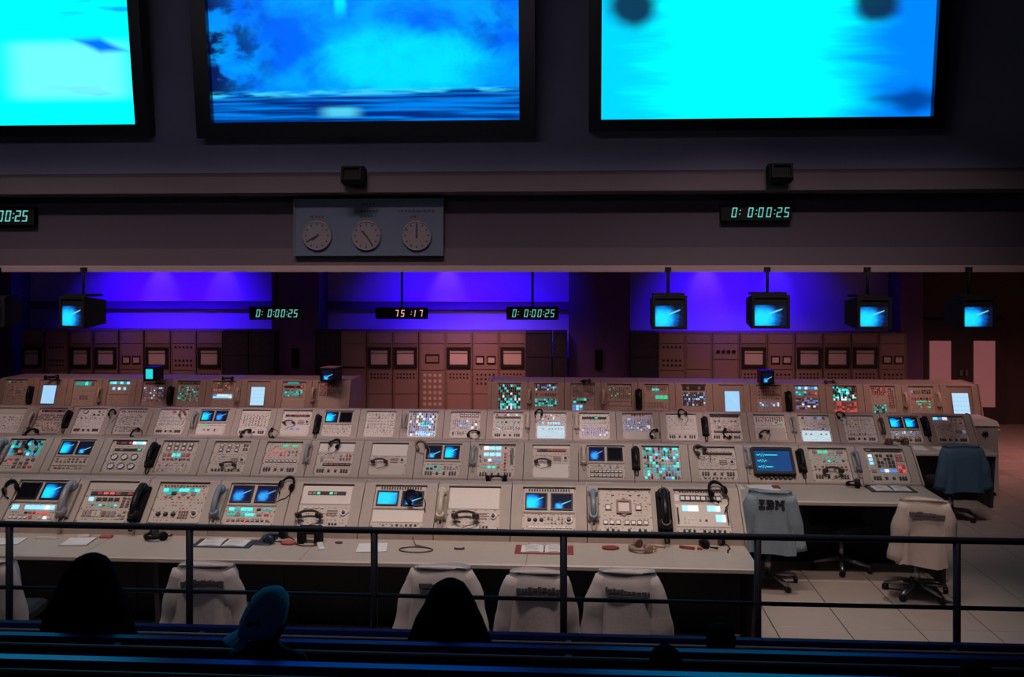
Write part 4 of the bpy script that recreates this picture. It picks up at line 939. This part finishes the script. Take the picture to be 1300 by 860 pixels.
hs_slope(1, 393, 657, 'brown', 1.45, 0, 'brown headset across the intercom below the green flecked strip')
hs_slope(1, 591, 658, 'brown', 1.45, 0, 'brown headset below the large blank cream plate, front row')
hs_slope(1, 525, 634, 'black', 1.1, .8, 'black headset covering the right monitor above the cord loop')
hs_slope(1, 910, 626, 'black', 1.25, .3, 'black headset with long cord over the bright blue keys')
hs_slope(2, 41, 566, 'black', 1.0, .5, 'black headset over the crowded cyan keys, second row')
hs_slope(2, 290, 592, 'brown', 1.15, 0, 'brown headset below the six square lamps, second row')
hs_slope(2, 425, 566, 'black', .95, -.5, 'black headset over the blank top plate, second row')
hs_slope(2, 482, 588, 'brown', 1.15, 0, 'brown headset on the unit of blank plates, second row')
hs_slope(2, 535, 568, 'tan', 1.1, .6, 'tan headset left of the middle monitor pair, second row')
hs_slope(2, 689, 588, 'brown', 1.15, 0, 'brown headset under the red strip, second row')
hs_slope(2, 889, 574, 'brown', 1.05, .7, 'brown headset left of the black strip, second row')
hs_slope(2, 1057, 600, 'brown', 1.35, 0, 'brown headset hung below the green and red lamps')
hs_slope(3, 143, 526, 'black', .9, .3, 'black headset over the single gauge unit, third row')
hs_slope(3, 232, 527, 'tan', .9, .3, 'tan headset at the right of the white knobs')
hs_slope(3, 367, 538, 'brown', 1.1, 0, 'brown headset between red strip and pale display, third row')
hs_slope(3, 684, 526, 'black', .9, -.3, 'black headset on the brilliant white panel, third row')
hs_slope(3, 866, 527, 'black', 1.0, .3, 'black headset on the two white plates, third row')
hs_slope(3, 1067, 529, 'black', .9, .5, 'black headset left of the pale key rows, third row')
hs_z(40, 556, D[3], 'black', 1.2, .5, 'black headset on the third row worktop near left edge')
hs_z(172, 560, D[3], 'black', 1.0, 1.2, 'black headset on third row worktop above the six gauges')
hs_z(312, 563, D[3], 'black', 1.0, .8, 'black headset on third row worktop, left of a close pair')
hs_z(346, 563, D[3], 'black', .9, 1.9, 'black headset on third row worktop, right of a close pair')
hs_z(601, 565, D[3], 'black', 1.0, .3, 'black headset on third row worktop above a grey handset')
hs_z(830, 566, D[3], 'black', .9, 1.0, 'black headset on third row worktop above the key matrix')
hs_z(923, 568, D[3], 'black', .9, 2.0, 'black headset on third row worktop left of the oscilloscope')
hs_z(970, 568, D[3], 'black', .9, .6, 'black headset on third row worktop above the oscilloscope')
hs_z(1138, 566, D[3], 'brown', 1.5, .2, 'large brown headset standing at the third row worktop end')
hs_z(630, 612, D[2], 'black', 1.1, .1, 'black headset on second row worktop above the cream plate')
hs_z(1087, 618, D[2], 'black', 1.0, 1.3, 'black headset on second row worktop beside the open binder')
hs_z(200, 684, D[1], 'black', 1.1, 2.4, 'black headset on front worktop beside the open binder')
hs_z(350, 687, D[1], 'navy', 1.1, 1.2, 'navy headset on front worktop next to pink cloth')
hs_z(815, 699, D[1], 'tan', 1.1, 2.0, 'tan headset on front worktop below the framed meter')
hs_z(904, 694, D[1], 'black', 1.1, .6, 'black headset at the right end of the front worktop')
Z4 = RW[4].Zt + .001
hs_z(65, 482, Z4, 'black', 1.1, .8, 'black headset lying on the back row top, leftmost')
hs_z(289, 483, Z4, 'black', .9, .3, 'black headset lying on the back row top above orange keys')
hs_z(744, 486.5, Z4, 'black', .9, 1.0, 'black headset lying on the back row top right of the gap')
hs_z(1053, 487.5, Z4, 'brown', .9, .4, 'brown headset lying on the back row top, rightmost')
for c in HP: kill(HP[c])

# ------------------------------------------------------------------ small monitors on the back row
def small_monitor(px, py, wpx, hpx, m, lab, rz=0.):
    q = on_z(px, py, RW[4].Zt + .001); sp = span(px, py, q.y); wd, ht = wpx*sp, hpx*sp
    r = empty('small_monitor', q, rz); tag(r, lab, 'monitor', 'small monitors on the back row')
    t = .03
    MB().ring(-wd/2, wd/2, 0.012, ht, t, -.02, .02, 'black_plastic', R90).box(-wd/2, wd/2, .02, .26, .012, ht, 'black_plastic').build('cabinet', r)
    MB().quad_uv([(-wd/2 + t, -.004, t + .012), (wd/2 - t, -.004, t + .012), (wd/2 - t, -.004, ht - t), (-wd/2 + t, -.004, ht - t)], m).build('screen', r)
    MB().box(-wd*.3, wd*.3, .04, .2, 0, .012, 'black_matte').build('foot', r)
    if lab.startswith('small black'): MB().box(-wd/2, wd/2, -.02, .26, ht, ht + .01, 'rack_light').build('top_cover', r)
small_monitor(190, 484.5, 15, 18, 'crt_teal', 'small monitor with turquoise screen on the back row', -.1)
small_monitor(416, 485.5, 20, 18, 'crt_low', 'small black monitor with pale top before the gap', -.2)
small_monitor(974, 489, 17, 18, 'crt_low', 'small monitor with white speck on navy screen', 0)

# ------------------------------------------------------------------ things on the worktops
def sheet_pts(px, py, z, wd, dp, rz, sk=0.): return Matrix.Translation(on_z(px, py, z)) @ Matrix.Rotation(rz, 4, 'Z')
def paper(px, py, i, wd, dp, rz, lab, name='paper_sheet'):
    q = on_z(px, py, D[i] + .001); o = empty(name, q, rz); tag(o, lab, 'paper', 'papers on the worktops')
    mb = MB(); mb.box(-wd/2, wd/2, -dp/2, dp/2, 0, .004, 'paper'); mb.box(-wd/2 + .01, wd/2 + .006, -dp/2 - .005, dp/2 - .008, .004, .007, 'paper', Matrix.Rotation(.05, 4, 'Z')); mb.build('sheets', o)
    return o
def binder(px, py, i, wd, dp, rz, cover, lab):
    q = on_z(px, py, D[i] + .001); o = empty('open_binder', q, rz); tag(o, lab, 'binder', 'open binders on the worktops')
    MB().bbox(-wd/2, wd/2, -dp/2, dp/2, 0, .01, .003, cover).build('cover', o)
    for s_ in (-1, 1):
        pr = [(-dp/2 + .02, .0), (dp/2 - .02, 0)]
        mb = MB(); n = 6; x_in, x_out = s_*.006, s_*(wd/2 - .05)
        vs_ = []
        for k in range(n + 1):
            t = k/n; x = x_in + (x_out - x_in)*t; z = .012 + .012*math.sin(PI*min(1, t*1.2)); vs_ += [(x, -dp/2 + .015, z), (x, dp/2 - .015, z), (x, -dp/2 + .015, .010), (x, dp/2 - .015, .010)]
        fs = []
        for k in range(n):
            b = k*4; fs += [(b, b+4, b+5, b+1), (b+2, b+3, b+7, b+6), (b, b+2, b+6, b+4), (b+1, b+5, b+7, b+3)]
        mb.add(vs_, fs, 'paper', None, False); pg = mb.build('page_block', o)
        ln = MB()
        for k in range(5): ln.box(min(x_in, x_out) + .03, max(x_in, x_out) - .03 - .02*(k % 3), dp/2 - .05 - k*.03, dp/2 - .046 - k*.03, .0245, .0252, 'btn_grey')
        ln.build('text_lines', pg)
    MB().tube([(0, -dp/2 + .04, .02), (0, 0, .024), (0, dp/2 - .04, .02)], .006, 6, 'steel').build('ring_spine', o)
binder(285, 691, 1, .50, .22, 0, 'navy_plastic', 'open binder with navy cover on the front worktop')
binder(691, 699, 1, .48, .22, 0, 'red_matte', 'open binder with dark red cover on the front worktop')
binder(1131, 622, 2, .46, .24, 0, 'charcoal', 'open binder at the right end of the second row worktop')
q = on_z(100, 688, D[1] + .001); cl = empty('clipboard', q, .12); tag(cl, 'clipboard with white sheet on the front worktop, leftmost', 'clipboard')
MB().bbox(-.12, .12, -.13, .13, 0, .006, .003, 'btn_grey').build('board', cl); MB().box(-.11, .11, -.12, .10, .006, .009, 'paper').build('sheet', cl); MB().bbox(-.05, .05, .09, .135, .009, .03, .01, 'btn_cream').build('clip', cl)
paper(472, 696, 1, .24, .24, .1, 'white paper pad on front worktop below the two monitors')
paper(5, 688, 1, .3, .2, .1, 'white papers on front worktop at the left picture edge')
for k, (px, py, i, wd, dp, rz, lab) in enumerate((
    (225, 611, 2, .2, .2, 0, 'paper on second row worktop above the cyan lit strip'), (322, 611, 2, .18, .2, .05, 'paper on second row worktop above the blue monitor pair'),
    (435, 613, 2, .28, .2, 0, 'wide paper on second row worktop above the black strip'), (462, 613, 2, .22, .2, .1, 'narrow paper beside a wide one, second row worktop'),
    (760, 616, 2, .26, .2, 0, 'left of two papers on second row worktop above grey handset'), (787, 617, 2, .24, .2, -.1, 'right of two papers on second row worktop above framed meter'),
    (968, 620, 2, .28, .24, .1, 'paper behind the grey blue jacket on second row worktop'), (930, 619, 2, .2, .2, 0, 'paper beside the grey blue jacket, second row worktop'),
    (55, 555, 3, .3, .2, 0, 'paper on third row worktop near the left edge'), (265, 563, 3, .3, .2, 0, 'paper on third row worktop below the blue monitor pair'), (370, 563, 3, .3, .2, .1, 'paper on third row worktop below the red strip'),
    (440, 564, 3, .5, .2, 0, 'long paper on third row worktop below the cyan monitor'), (622, 565, 3, .35, .2, 0, 'paper on third row worktop above the sky blue bars'),
    (702, 565, 3, .4, .25, 0, 'paper lit white below the brilliant white panel'), (1030, 568, 3, .5, .22, 0, 'long paper on third row worktop below the glowing panel'),
    (1157, 569, 3, .34, .3, -.1, 'paper on third row worktop below the bright monitor pair'), (1197, 570, 3, .2, .25, .2, 'paper behind the dark blue jacket, third row worktop'))):
    paper(px, py, i, wd, dp, rz, lab)
def small(name, px, py, i, mb, lab, cat, rz=0.): return tag(mb.build(name, None, on_z(px, py, D[i] + .001)), lab, cat)
small('eraser', 135, 683, 1, MB().bbox(-.05, .05, -.025, .025, 0, .025, .008, 'pink_cloth'), 'small red eraser right of the clipboard', 'eraser')
small('folded_cloth', 366, 691, 1, MB().lathe([(.05, 0), (.07, .012), (.05, .028), (.02, .034)], 12, 'pink_cloth', Matrix.Scale(.6, 4, (0, 1, 0))), 'small pink cloth right of the navy headset', 'cloth')
small('folder', 338, 688, 1, MB().bbox(-.07, .07, -.11, .11, 0, .012, .004, 'navy_plastic'), 'dark folder right of the navy open binder', 'folder')
small('remote_control', 407, 695, 1, MB().bbox(-.025, .025, -.09, .09, 0, .02, .006, 'btn_white', Matrix.Rotation(.35, 4, 'Z')), 'white remote control on the front worktop', 'remote')
small('clip', 583, 698, 1, MB().tube([(-.04, .01, .008), (-.02, -.008, .008), (.02, -.008, .008), (.04, .01, .008)], .008, 6, 'charcoal'), 'small dark clip right of the cord loop', 'clip')
small('ashtray', 775, 697, 1, MB().lathe([(.05, 0), (.075, .012), (.07, .016), (.045, .006)], 18, 'red_matte', Matrix.Scale(.6, 4, (0, 1, 0))), 'shallow red dish on the front worktop', 'dish')
mk = small('marker', 874, 697, 1, MB().tube([(-.07, .02, .01), (.0, -.01, .01), (.05, -.02, .01)], [.012, .014, .01], 8, 'red_matte'), 'thick red marker near the right end of front worktop', 'marker')
MB().bbox(.07, .11, -.03, -.006, 0, .02, .005, 'red_matte').build('cap', mk)
small('notebook', 985, 620, 2, MB().bbox(-.035, .035, -.05, .05, 0, .02, .004, 'red_matte'), 'tiny red notebook behind the grey blue jacket', 'notebook')
# dark stand with cord below the brown intercom headset
q = on_z(393, 690, D[1] + .001); o = empty('handset_stand', q); tag(o, 'black stand with cord loop on the front worktop', 'stand')
MB().bbox(-.10, -.045, -.03, .07, 0, .13, .01, 'black_matte').bbox(.045, .10, -.03, .07, 0, .13, .01, 'black_matte').bbox(-.10, .10, -.02, .06, .08, .14, .01, 'black_matte').build('stand_body', o)
MB().tube([(-.08, -.02, .01), (-.10, -.06, .006), (-.04, -.1, .006), (.06, -.09, .006), (.11, -.05, .006), (.05, -.035, .006)], .006, 6, 'brown_plastic').build('cord', o)
def loop(px, py, i, rx, ry, m, lab, tail=None):
    pts = [(rx*math.cos(a), ry*math.sin(a), .006) for a in [2*PI*k/18*0.95 + .8 for k in range(19)]]
    if tail: pts += [(tail[0]*t, ry + (tail[1] - ry)*t, .006 + tail[2]*t*t) for t in (.3, .6, 1)]
    tag(MB().tube(pts, .005, 6, m).build('cord', None, on_z(px, py, D[i] + .001)), lab, 'cord')
loop(528, 699, 1, .14, .075, 'brown_plastic', 'thin cord looped on the front worktop', (-.06, .18, .05))
loop(752, 684, 1, .035, .05, 'btn_cream', 'pale cord below the blue grey handset, front worktop')
loop(849, 688, 1, .05, .05, 'black_matte', 'thick black cord below the large black handset')
loop(60, 684, 1, .10, .02, 'btn_white', 'pale cable on front worktop below the grey handset')
loop(430, 690, 1, .03, .02, 'brown_plastic', 'small brown cord end beside the black stand')
# boxy printer cabinet at the right end of the third row
a = at(1238, 585, 13.0); b = at(1268, 537, 13.0)
pc = empty('printer_cabinet', ((a.x + b.x)/2, 13.0, 0)); tag(pc, 'beige cabinet with dark star mark beyond the dark blue jacket', 'cabinet'); hw = (b.x - a.x)/2
MB().prism([(0, .06), (.02, b.z - .05), (.08, b.z), (.65, b.z), (.65, .06)], -hw, hw, 'console_panel').build('body', pc)
MB().prism([(-.01, b.z - .045), (.07, b.z + .012), (.66, b.z + .012), (.66, b.z - .03), (.08, b.z - .03)], -hw - .01, hw + .01, 'console_pale').build('lid', pc)
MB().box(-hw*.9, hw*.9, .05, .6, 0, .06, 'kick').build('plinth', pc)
mb = MB()
for k in range(4): mb.box(-.006, .006, -.045, .045, .0, .012, 'letter_dark', Matrix.Translation((-.02, .01, b.z - .16)) @ R90 @ Matrix.Rotation(k*PI/4, 4, 'Z'))
mb.build('star_mark', pc)

# ------------------------------------------------------------------ chairs and jackets
def chair_proto():
    r = empty('office_chair', (0, -60, 0))
    MB().bbox(-.23, .23, -.21, .23, .42, .50, .03, 'chair_fabric').build('seat', r)
    mb = MB(); vs_ = []; n = 8
    for j in range(7):
        z = .56 + j*.055; hw = .20 + .02*math.sin(PI*j/6)
        for k in range(n + 1):
            x = -hw + 2*hw*k/n; y = -.235 - .02*(j/6) + .03*(abs(x)/.22)**2; vs_.append((x, y, z))
    m_ = len(vs_); vs_ += [(x, y - .045, z) for x, y, z in vs_]; W = n + 1; fs = []
    for j in range(6):
        for k in range(n): i = j*W + k; fs += [(i, i+W, i+W+1, i+1), (m_+i, m_+i+1, m_+i+W+1, m_+i+W)]
    for k in range(n): fs += [(k, k+1, m_+k+1, m_+k), (6*W+k, m_+6*W+k, m_+6*W+k+1, 6*W+k+1)]
    for j in range(6): fs += [(j*W, m_+j*W, m_+(j+1)*W, (j+1)*W), (j*W+n, (j+1)*W+n, m_+(j+1)*W+n, m_+j*W+n)]
    mb.add(vs_, fs, 'chair_fabric'); mb.build('backrest', r)
    MB().tube([(0, -.1, .43), (0, -.27, .45), (0, -.285, .62)], .02, 8, 'charcoal').build('back_bar', r)
    MB().lathe([(.03, .10), (.03, .30), (.022, .30), (.022, .43)], 12, 'steel').build('column', r)
    for k in range(5):
        a = 2*PI*k/5 + .3; lg = MB().tube([(0, 0, .10), (.14*math.cos(a), .14*math.sin(a), .095), (.29*math.cos(a), .29*math.sin(a), .07)], [.028, .024, .016], 8, 'steel').build('base_leg', r)
        MB().lathe([(.028, -.02), (.03, -.012), (.03, .012), (.028, .02)], 12, 'black_plastic', Matrix.Translation((.285*math.cos(a), .285*math.sin(a), .03)) @ Matrix.Rotation(a + 1.2, 4, 'Z') @ Matrix.Rotation(PI/2, 4, 'X')).build('caster', lg)
    return r
CH = chair_proto()
def jacket(root, m, top_z, low_z, w0, w1, seed, letters=None):
    """hollow coat draped over a chair back; y toward the screens, back of the coat faces -y"""
    random.seed(seed); ph = [random.uniform(0, 6) for _ in range(6)]
    nz, na = 16, 48; vs_ = []; wb = w1 - .10
    for j in range(nz + 1):
        t = j/nz; z = top_z - (top_z - low_z)*t
        hw = (w0 + (wb - w0)*t**.9)/2*(.93 + .07*min(1, t*8)); hd = .062 + .045*math.sqrt(min(1, t*5)) + .02*t
        for k in range(na):
            a = 2*PI*k/na; ca, sa = math.cos(a), math.sin(a)
            x = hw*math.copysign(abs(ca)**.5, ca); y = hd*math.copysign(abs(sa)**.6, sa)
            f = (.03 + .24*t)*(.5*math.sin(6*a + ph[0] + 1.2*t) + .5*math.sin(11*a + ph[1] - 2*t))
            vs_.append((x*(1 + f*.10), -.26 + y*(1 + f), z + (.010*math.sin(2*PI*x/w0 + ph[5]) if j < 2 else 0) + (.012*math.sin(4*a + ph[2]) if j == nz else 0)))
    fs = [(j*na + k, j*na + (k+1) % na, (j+1)*na + (k+1) % na, (j+1)*na + k) for j in range(nz) for k in range(na)]
    fs.append(tuple(range(na)))
    b = MB().add(vs_, fs, m, None, True).build('coat_body', root)
    for s_ in (-1, 1):
        pts = []; rs = []
        for k in range(11):
            t = k/10; pts.append((s_*(w0/2 - .045 + (w1/2 - w0/2 - .01)*t**.8), -.305 - .012*math.sin(4*t + ph[3]), top_z - .03 - (top_z - low_z - .06)*t)); rs.append((.040 + .024*min(1, t*3) )*(1 + .07*math.sin(13*t + ph[4] + s_)))
        MB().tube(pts, rs, 14, m, flat=1.35).build('sleeve', root)
    cpts = [(w0*.40*q, -.26 - .055 + .02*q*q, top_z - .004 + .008*(1 - q*q)) for q in [-1 + k/6 for k in range(13)]]
    MB().tube(cpts, [.014 + .012*(1 - abs(-1 + k/6)) for k in range(13)], 8, m, flat=.7).build('collar', root)
    if letters:
        mb = MB(); yb = -.26 - .098
        if letters == 'IBM':
            u = .0145; zc = top_z - .135
            def blk(x, y, w_, h_): mb.box(x*u, (x + w_)*u, yb - .028, yb - .012, zc + y*u, zc + (y + h_)*u, 'letter_dark')
            for x in (-8.2,): blk(x, 0, 4, 1.1); blk(x, 4.4, 4, 1.1); blk(x + 1.2, 1, 1.6, 3.6)
            x = -3.4; blk(x, 0, 4.2, 1.1); blk(x, 4.4, 4.2, 1.1); blk(x + .7, 2.2, 3.8, 1.1); blk(x + .7, .8, 1.5, 4); blk(x + 3.6, .8, 1.3, 1.6); blk(x + 3.6, 3.0, 1.3, 1.6)
            x = 2.2; blk(x, 0, 1.9, 1.1); blk(x + 4.2, 0, 1.9, 1.1); blk(x, 4.4, 2.0, 1.1); blk(x + 4.1, 4.4, 2.0, 1.1); blk(x + .4, .8, 1.3, 4); blk(x + 4.4, .8, 1.3, 4); blk(x + 1.6, 3.0, 1.1, 1.7); blk(x + 2.4, 2.0, 1.2, 1.4); blk(x + 3.3, 3.0, 1.1, 1.7)
        else:
            x = -w0*.34; zc = top_z - .115
            while x < w0*.34:      # lettering too dim to read: dark strokes
                l = random.uniform(.014, .034); d_ = .02*(1 - (2*x/w0)**2) if letters == 'arc' else -.03*x/w0
                mb.box(x, x + l, yb - .024, yb - .008, zc + d_ - random.uniform(.008, .02), zc + d_ + random.uniform(.008, .02), 'letter_faint'); x += l + .004
            mb.box(-w0*.30, w0*.36, yb - .026, yb - .010, zc - .034, zc - .026, 'letter_faint')
        mb.build('lettering', root)
def chair_at(px, py, zref, rz, lab, jm=None, jlab=None, w0=.42, w1=.62, low=.34, letters=None, seed=1, Y=None):
    """px, py: top of the jacket or chair back in the photograph at height zref"""
    q = on_z(px, py, zref) if Y is None else Vector((wx(px, Y), Y, 0)); o = copy_tree(CH)
    off = Matrix.Rotation(rz, 4, 'Z') @ Vector((0, .26, 0)); loc = (q.x + off.x, q.y + off.y, 0)
    o.location = loc; o.rotation_euler = (0, 0, rz); tag(o, lab, 'chair', 'office chairs at the consoles')
    if jm:
        j = empty('jacket', loc, rz); tag(j, jlab, 'jacket', 'jackets hung on chairs'); jacket(j, jm, zref, low, w0, w1, seed, letters)
ZJ = .94
chair_at(262, 716, ZJ, .05, 'black office chair under the leftmost full white jacket', 'jacket_white', 'white jacket on chair right of the second rail post, dim arched lettering', .43, .64, .36, 'arc', 1)
chair_at(-18, 712, ZJ, .1, 'black office chair cut by the left picture edge', 'jacket_white', 'white jacket cut by the left picture edge', .43, .62, .36, None, 2)
chair_at(562, 719, ZJ, -.05, 'black office chair beyond the long haired person', 'jacket_white', 'white jacket partly hidden by the long haired person', .44, .68, .36, 'line', 3)
chair_at(682, 725, ZJ, .0, 'black office chair behind the fourth rail post', 'jacket_white', 'white jacket crossed by the fourth rail post', .42, .60, .36, 'arc', 4)
chair_at(796, 725, ZJ, -.1, 'black office chair right of the fourth rail post', 'jacket_white', 'white jacket right of the fourth rail post, straight dark lettering', .43, .64, .36, 'line', 5)
chair_at(978, 624, .97, -.12, 'black office chair under the grey blue jacket', 'jacket_grey', 'grey blue jacket with IBM lettering on chair at second row', .42, .60, .40, 'IBM', 6)
chair_at(1172, 634, .97, -.15, 'black office chair under the beige jacket', 'jacket_beige', 'beige white jacket on chair at right end of second row', .42, .58, .38, 'line', 7)
chair_at(1220, 566, .95, .05, 'black office chair under the dark blue jacket', 'jacket_blue', 'dark blue jacket on chair at right end of third row', .46, .66, .40, None, 8)
st = copy_tree(CH); st.name = 'swivel_stool'; q = on_z(1068, 722, 0); st.location = (q.x, q.y, 0); st.rotation_euler = (0, 0, .4)
for k in list(st.children):
    if k.name.startswith('back'): bpy.data.objects.remove(k)
tag(st, 'black swivel stool with steel base between the two jackets at second row', 'stool')
kill(CH)

# ------------------------------------------------------------------ guard rail and theatre benches
YR = 5.6; zt = 1.505
gr = empty('guard_railing', (-.6, YR, 0)); tag(gr, 'dark metal guard railing in front of the theatre seats', 'railing')
zm = at(650, 760, YR).z
MB().tube([(-6, 0, zt - .018), (6.6, 0, zt - .018)], .020, 14, 'rail_paint').build('top_rail', gr)
MB().tube([(-6, 0, zm), (6.6, 0, zm)], .013, 12, 'rail_paint').build('mid_rail', gr)
for k in range(-1, 9):
    MB().tube([(-2.897 - 1.155 + k*1.1553 , 0, .36), (-2.897 - 1.155 + k*1.1553, 0, zt - .03)], .022, 12, 'rail_paint').build('post', gr)
TIERS = [(4.75, 5.85, .36), (3.85, 4.75, .62), (2.95, 3.85, .92), (-1.5, 2.95, 1.22)]
for k, (y0, y1, z) in enumerate(TIERS):
    S('floor_tier_%d' % (k + 1), MB().box(XL, XR, y0, y1, -.2, z, 'tier_carpet'))
BN = [(5.0, 811, 'theatre bench closest to the guard railing'), (4.05, 827, 'middle one of the three theatre benches'), (3.15, 857, 'nearest theatre bench along the bottom edge')]
BZ = []
for (Y, py, lab), (y0, y1, zf) in zip(BN, TIERS):
    z = at(650, py - 7, Y).z; BZ.append(z); r = empty('theatre_bench', (0, Y, zf)); tag(r, lab, 'bench', 'theatre benches'); h = z - zf
    MB().prism([(-.02, h*.55), (.02, h*.55), (.035, h - .02), (.018, h), (-.022, h), (-.04, h - .02), (-.035, h - .06)], -7, 7, 'bench_paint').build('backrest', r)
    MB().tube([(-7, -.078, h - .018), (7, -.078, h - .018)], .009, 8, 'bench_trim').build('trim_strip', r)
    MB().prism([(.02, .31), (.44, .33), (.46, .31), (.44, .28), (.02, .27)], -7, 7, 'bench_paint').build('seat', r)
    for x in (-6, -4, -2, 0, 2, 4, 6):
        MB().box(x - .015, x + .015, -.08, -.03, h - .03, h - .015, 'charcoal').build('trim_bracket', r)
        MB().prism([(-.02, 0), (.30, 0), (.30, .03), (.10, .27), (.02, h*.6), (-.02, h*.6)], x - .02, x + .02, 'charcoal').build('leg', r)

# ------------------------------------------------------------------ seated visitors
def person_mat():
    m = bpy.data.materials.new('person_cloth_skin'); m.use_nodes = True; nt = m.node_tree; b = nt.nodes['Principled BSDF']; b.inputs['Roughness'].default_value = .8
    tc = nt.nodes.new('ShaderNodeTexCoord'); sp = nt.nodes.new('ShaderNodeSeparateXYZ'); nt.links.new(tc.outputs['Object'], sp.inputs[0])
    z = N(nt, sp.outputs[2]); y = N(nt, sp.outputs[1])
    hand = y.step(.40, .41) * (z - .53).abs().step(.10, .09)
    nt.links.new(mixc(nt, z.step(.955, .965)._op('MAXIMUM', hand), (.010, .010, .016), (.16, .08, .06)), b.inputs['Base Color'])
    MATS['person'] = m
person_mat()
def person(px, Y, zf, sc, lab, style, lean=0.):
    """seated figure facing the screens (+y); origin on the tier floor under the hips"""
    x = wx(px, Y); root = empty('person', (x, Y, zf)); root.scale = (sc,)*3; tag(root, lab, 'person', 'visitors on the benches')
    V_, E_, R_ = [], [], []
    def vtx(p, r, par=None):
        V_.append(p); R_.append(r); i = len(V_) - 1
        if par is not None: E_.append((par, i))
        return i
    pel = vtx((0, 0, .50), .13); sp1 = vtx((0, -.02, .66), .12, pel); ch = vtx((lean*.3, 0, .82), .13, sp1); nk = vtx((lean*.6, .015, .965), .052, ch)
    hb = vtx((lean*.8, .025, 1.03), .068, nk); hm = vtx((lean, .03, 1.11), .085, hb); ht = vtx((lean, .02, 1.18), .07, hm)
    vtx((lean - .105, .03, 1.09), .012, hm) if style == 'cap' else vtx((lean, .125, 1.09), .012, hm)      # nose
    for s_ in (-1, 1):
        vtx((lean + s_*.088, .02, 1.10), .014, hm)                               # ear
        sh = vtx((s_*.17, 0, .88), .062, ch); el = vtx((s_*.23, .10, .66), .045, sh); wr = vtx((s_*.13, .33, .56), .030, el); pm = vtx((s_*.11, .40, .545), .032, wr)
        for k, (dx, l) in enumerate(((-.028, .065), (-.010, .078), (.008, .074), (.026, .06))):
            f1 = vtx((s_*.11 + dx, .40 + l*.6, .548), .0095, pm); vtx((s_*.11 + dx, .40 + l, .530), .008, f1)
        th = vtx((s_*.11 - s_*.036, .40, .552), .011, pm); vtx((s_*.11 - s_*.05, .44, .545), .009, th)
        hp = vtx((s_*.10, .06, .49), .095, pel); kn = vtx((s_*.13, .46, .50), .065, hp); an = vtx((s_*.13, .46, .10), .042, kn); vtx((s_*.14, .62, .05), .04, an)
    me = bpy.data.meshes.new('body'); me.from_pydata(V_, E_, []); me.materials.append(MATS['person'])
    o = bpy.data.objects.new('body', me); COL.objects.link(o); o.parent = root
    sk = o.modifiers.new('skin', 'SKIN'); sk.use_smooth_shade = True
    for i, r_ in enumerate(R_): me.skin_vertices[0].data[i].radius = (r_, r_)
    me.skin_vertices[0].data[0].use_root = True
    ss = o.modifiers.new('subsurf', 'SUBSURF'); ss.levels = 2; ss.render_levels = 2
    def blob(rings, m, name, n=20):
        vs_ = []
        for cx, cy, cz, rx, ry in rings:
            for k in range(n): a = 2*PI*k/n; vs_.append((cx + rx*math.cos(a)*(1 + .03*math.sin(7*a + cz*30)), cy + ry*math.sin(a), cz))
        fs = [(i*n + k, i*n + (k+1) % n, (i+1)*n + (k+1) % n, (i+1)*n + k) for i in range(len(rings)-1) for k in range(n)] + [tuple(range(n-1, -1, -1)), tuple((len(rings)-1)*n + k for k in range(n))]
        return MB().add(vs_, fs, m, None, True).build(name, root)
    if style == 'long':
        blob([(lean*.3, -.03, .74, .27, .13), (lean*.3, -.03, .84, .265, .135), (lean*.5, -.03, .93, .235, .13), (lean*.7, -.02, 1.02, .195, .125), (lean, -.005, 1.10, .155, .118), (lean, .005, 1.16, .125, .11), (lean, .008, 1.21, .085, .088), (lean, .008, 1.235, .04, .045)], 'hair_dark', 'hair')
    else:
        blob([(lean, -.02, 1.0, .07, .06), (lean, -.012, 1.06, .098, .095), (lean, .0, 1.13, .104, .104), (lean, .005, 1.19, .085, .088), (lean, .005, 1.222, .045, .05)], 'hair_dark', 'hair')
    if style == 'cap':
        c = blob([(lean - .025, -.01, 1.04, .112, .125), (lean - .01, -.005, 1.10, .114, .126), (lean + .008, .0, 1.16, .106, .12), (lean + .022, .0, 1.21, .088, .10), (lean + .03, .0, 1.245, .056, .062), (lean + .032, .0, 1.26, .015, .015)], 'cap_blue', 'cap')
        br = []
        for k in range(9):
            a = PI*(.62 + .76*k/8); br += [(lean + .118*math.cos(a), .118*math.sin(a), 1.05), (lean + .215*math.cos(a) , .15*math.sin(a), 1.00)]
        m_ = len(br); br += [(x_, y_, z_ - .006) for x_, y_, z_ in br]; fs = []
        for k in range(8): i = 2*k; fs += [(i, i+1, i+3, i+2), (m_+i, m_+i+2, m_+i+3, m_+i+1), (i+1, m_+i+1, m_+i+3, i+3), (i, i+2, m_+i+2, m_+i)]
        MB().add(br, fs, 'cap_blue').build('visor', root)
        lg = MB(); M = Matrix.Translation((lean - .02, -.13, 1.12)) @ R90
        lg.box(-.026, .026, -.004, .004, -.01, .006, 'letter_dark', M)
        for s_ in (-1, 1): lg.box(s_*.026 - .005, s_*.026 + .005, -.012, .014, -.01, .006, 'letter_dark', M)
        lg.build('cap_mark', root)
    return root
person(571, 4.36, .62, .80, 'seated person with long dark hair seen from behind, centre', 'long')
person(338, 3.46, .92, .755, 'seated person wearing a light blue cap', 'cap', .0)
person(114, 4.36, .62, .87, 'seated person in black clothes left of the second rail post', 'long')
person(845, 3.46, .92, .62, 'small seated person with short dark hair, low behind the nearest bench', 'short')
person(915, 4.36, .62, .66, 'small seated person in the dark left of the fifth rail post', 'short')
person(1240, 3.46, .92, .60, 'small seated person with short dark hair at the right end', 'short')
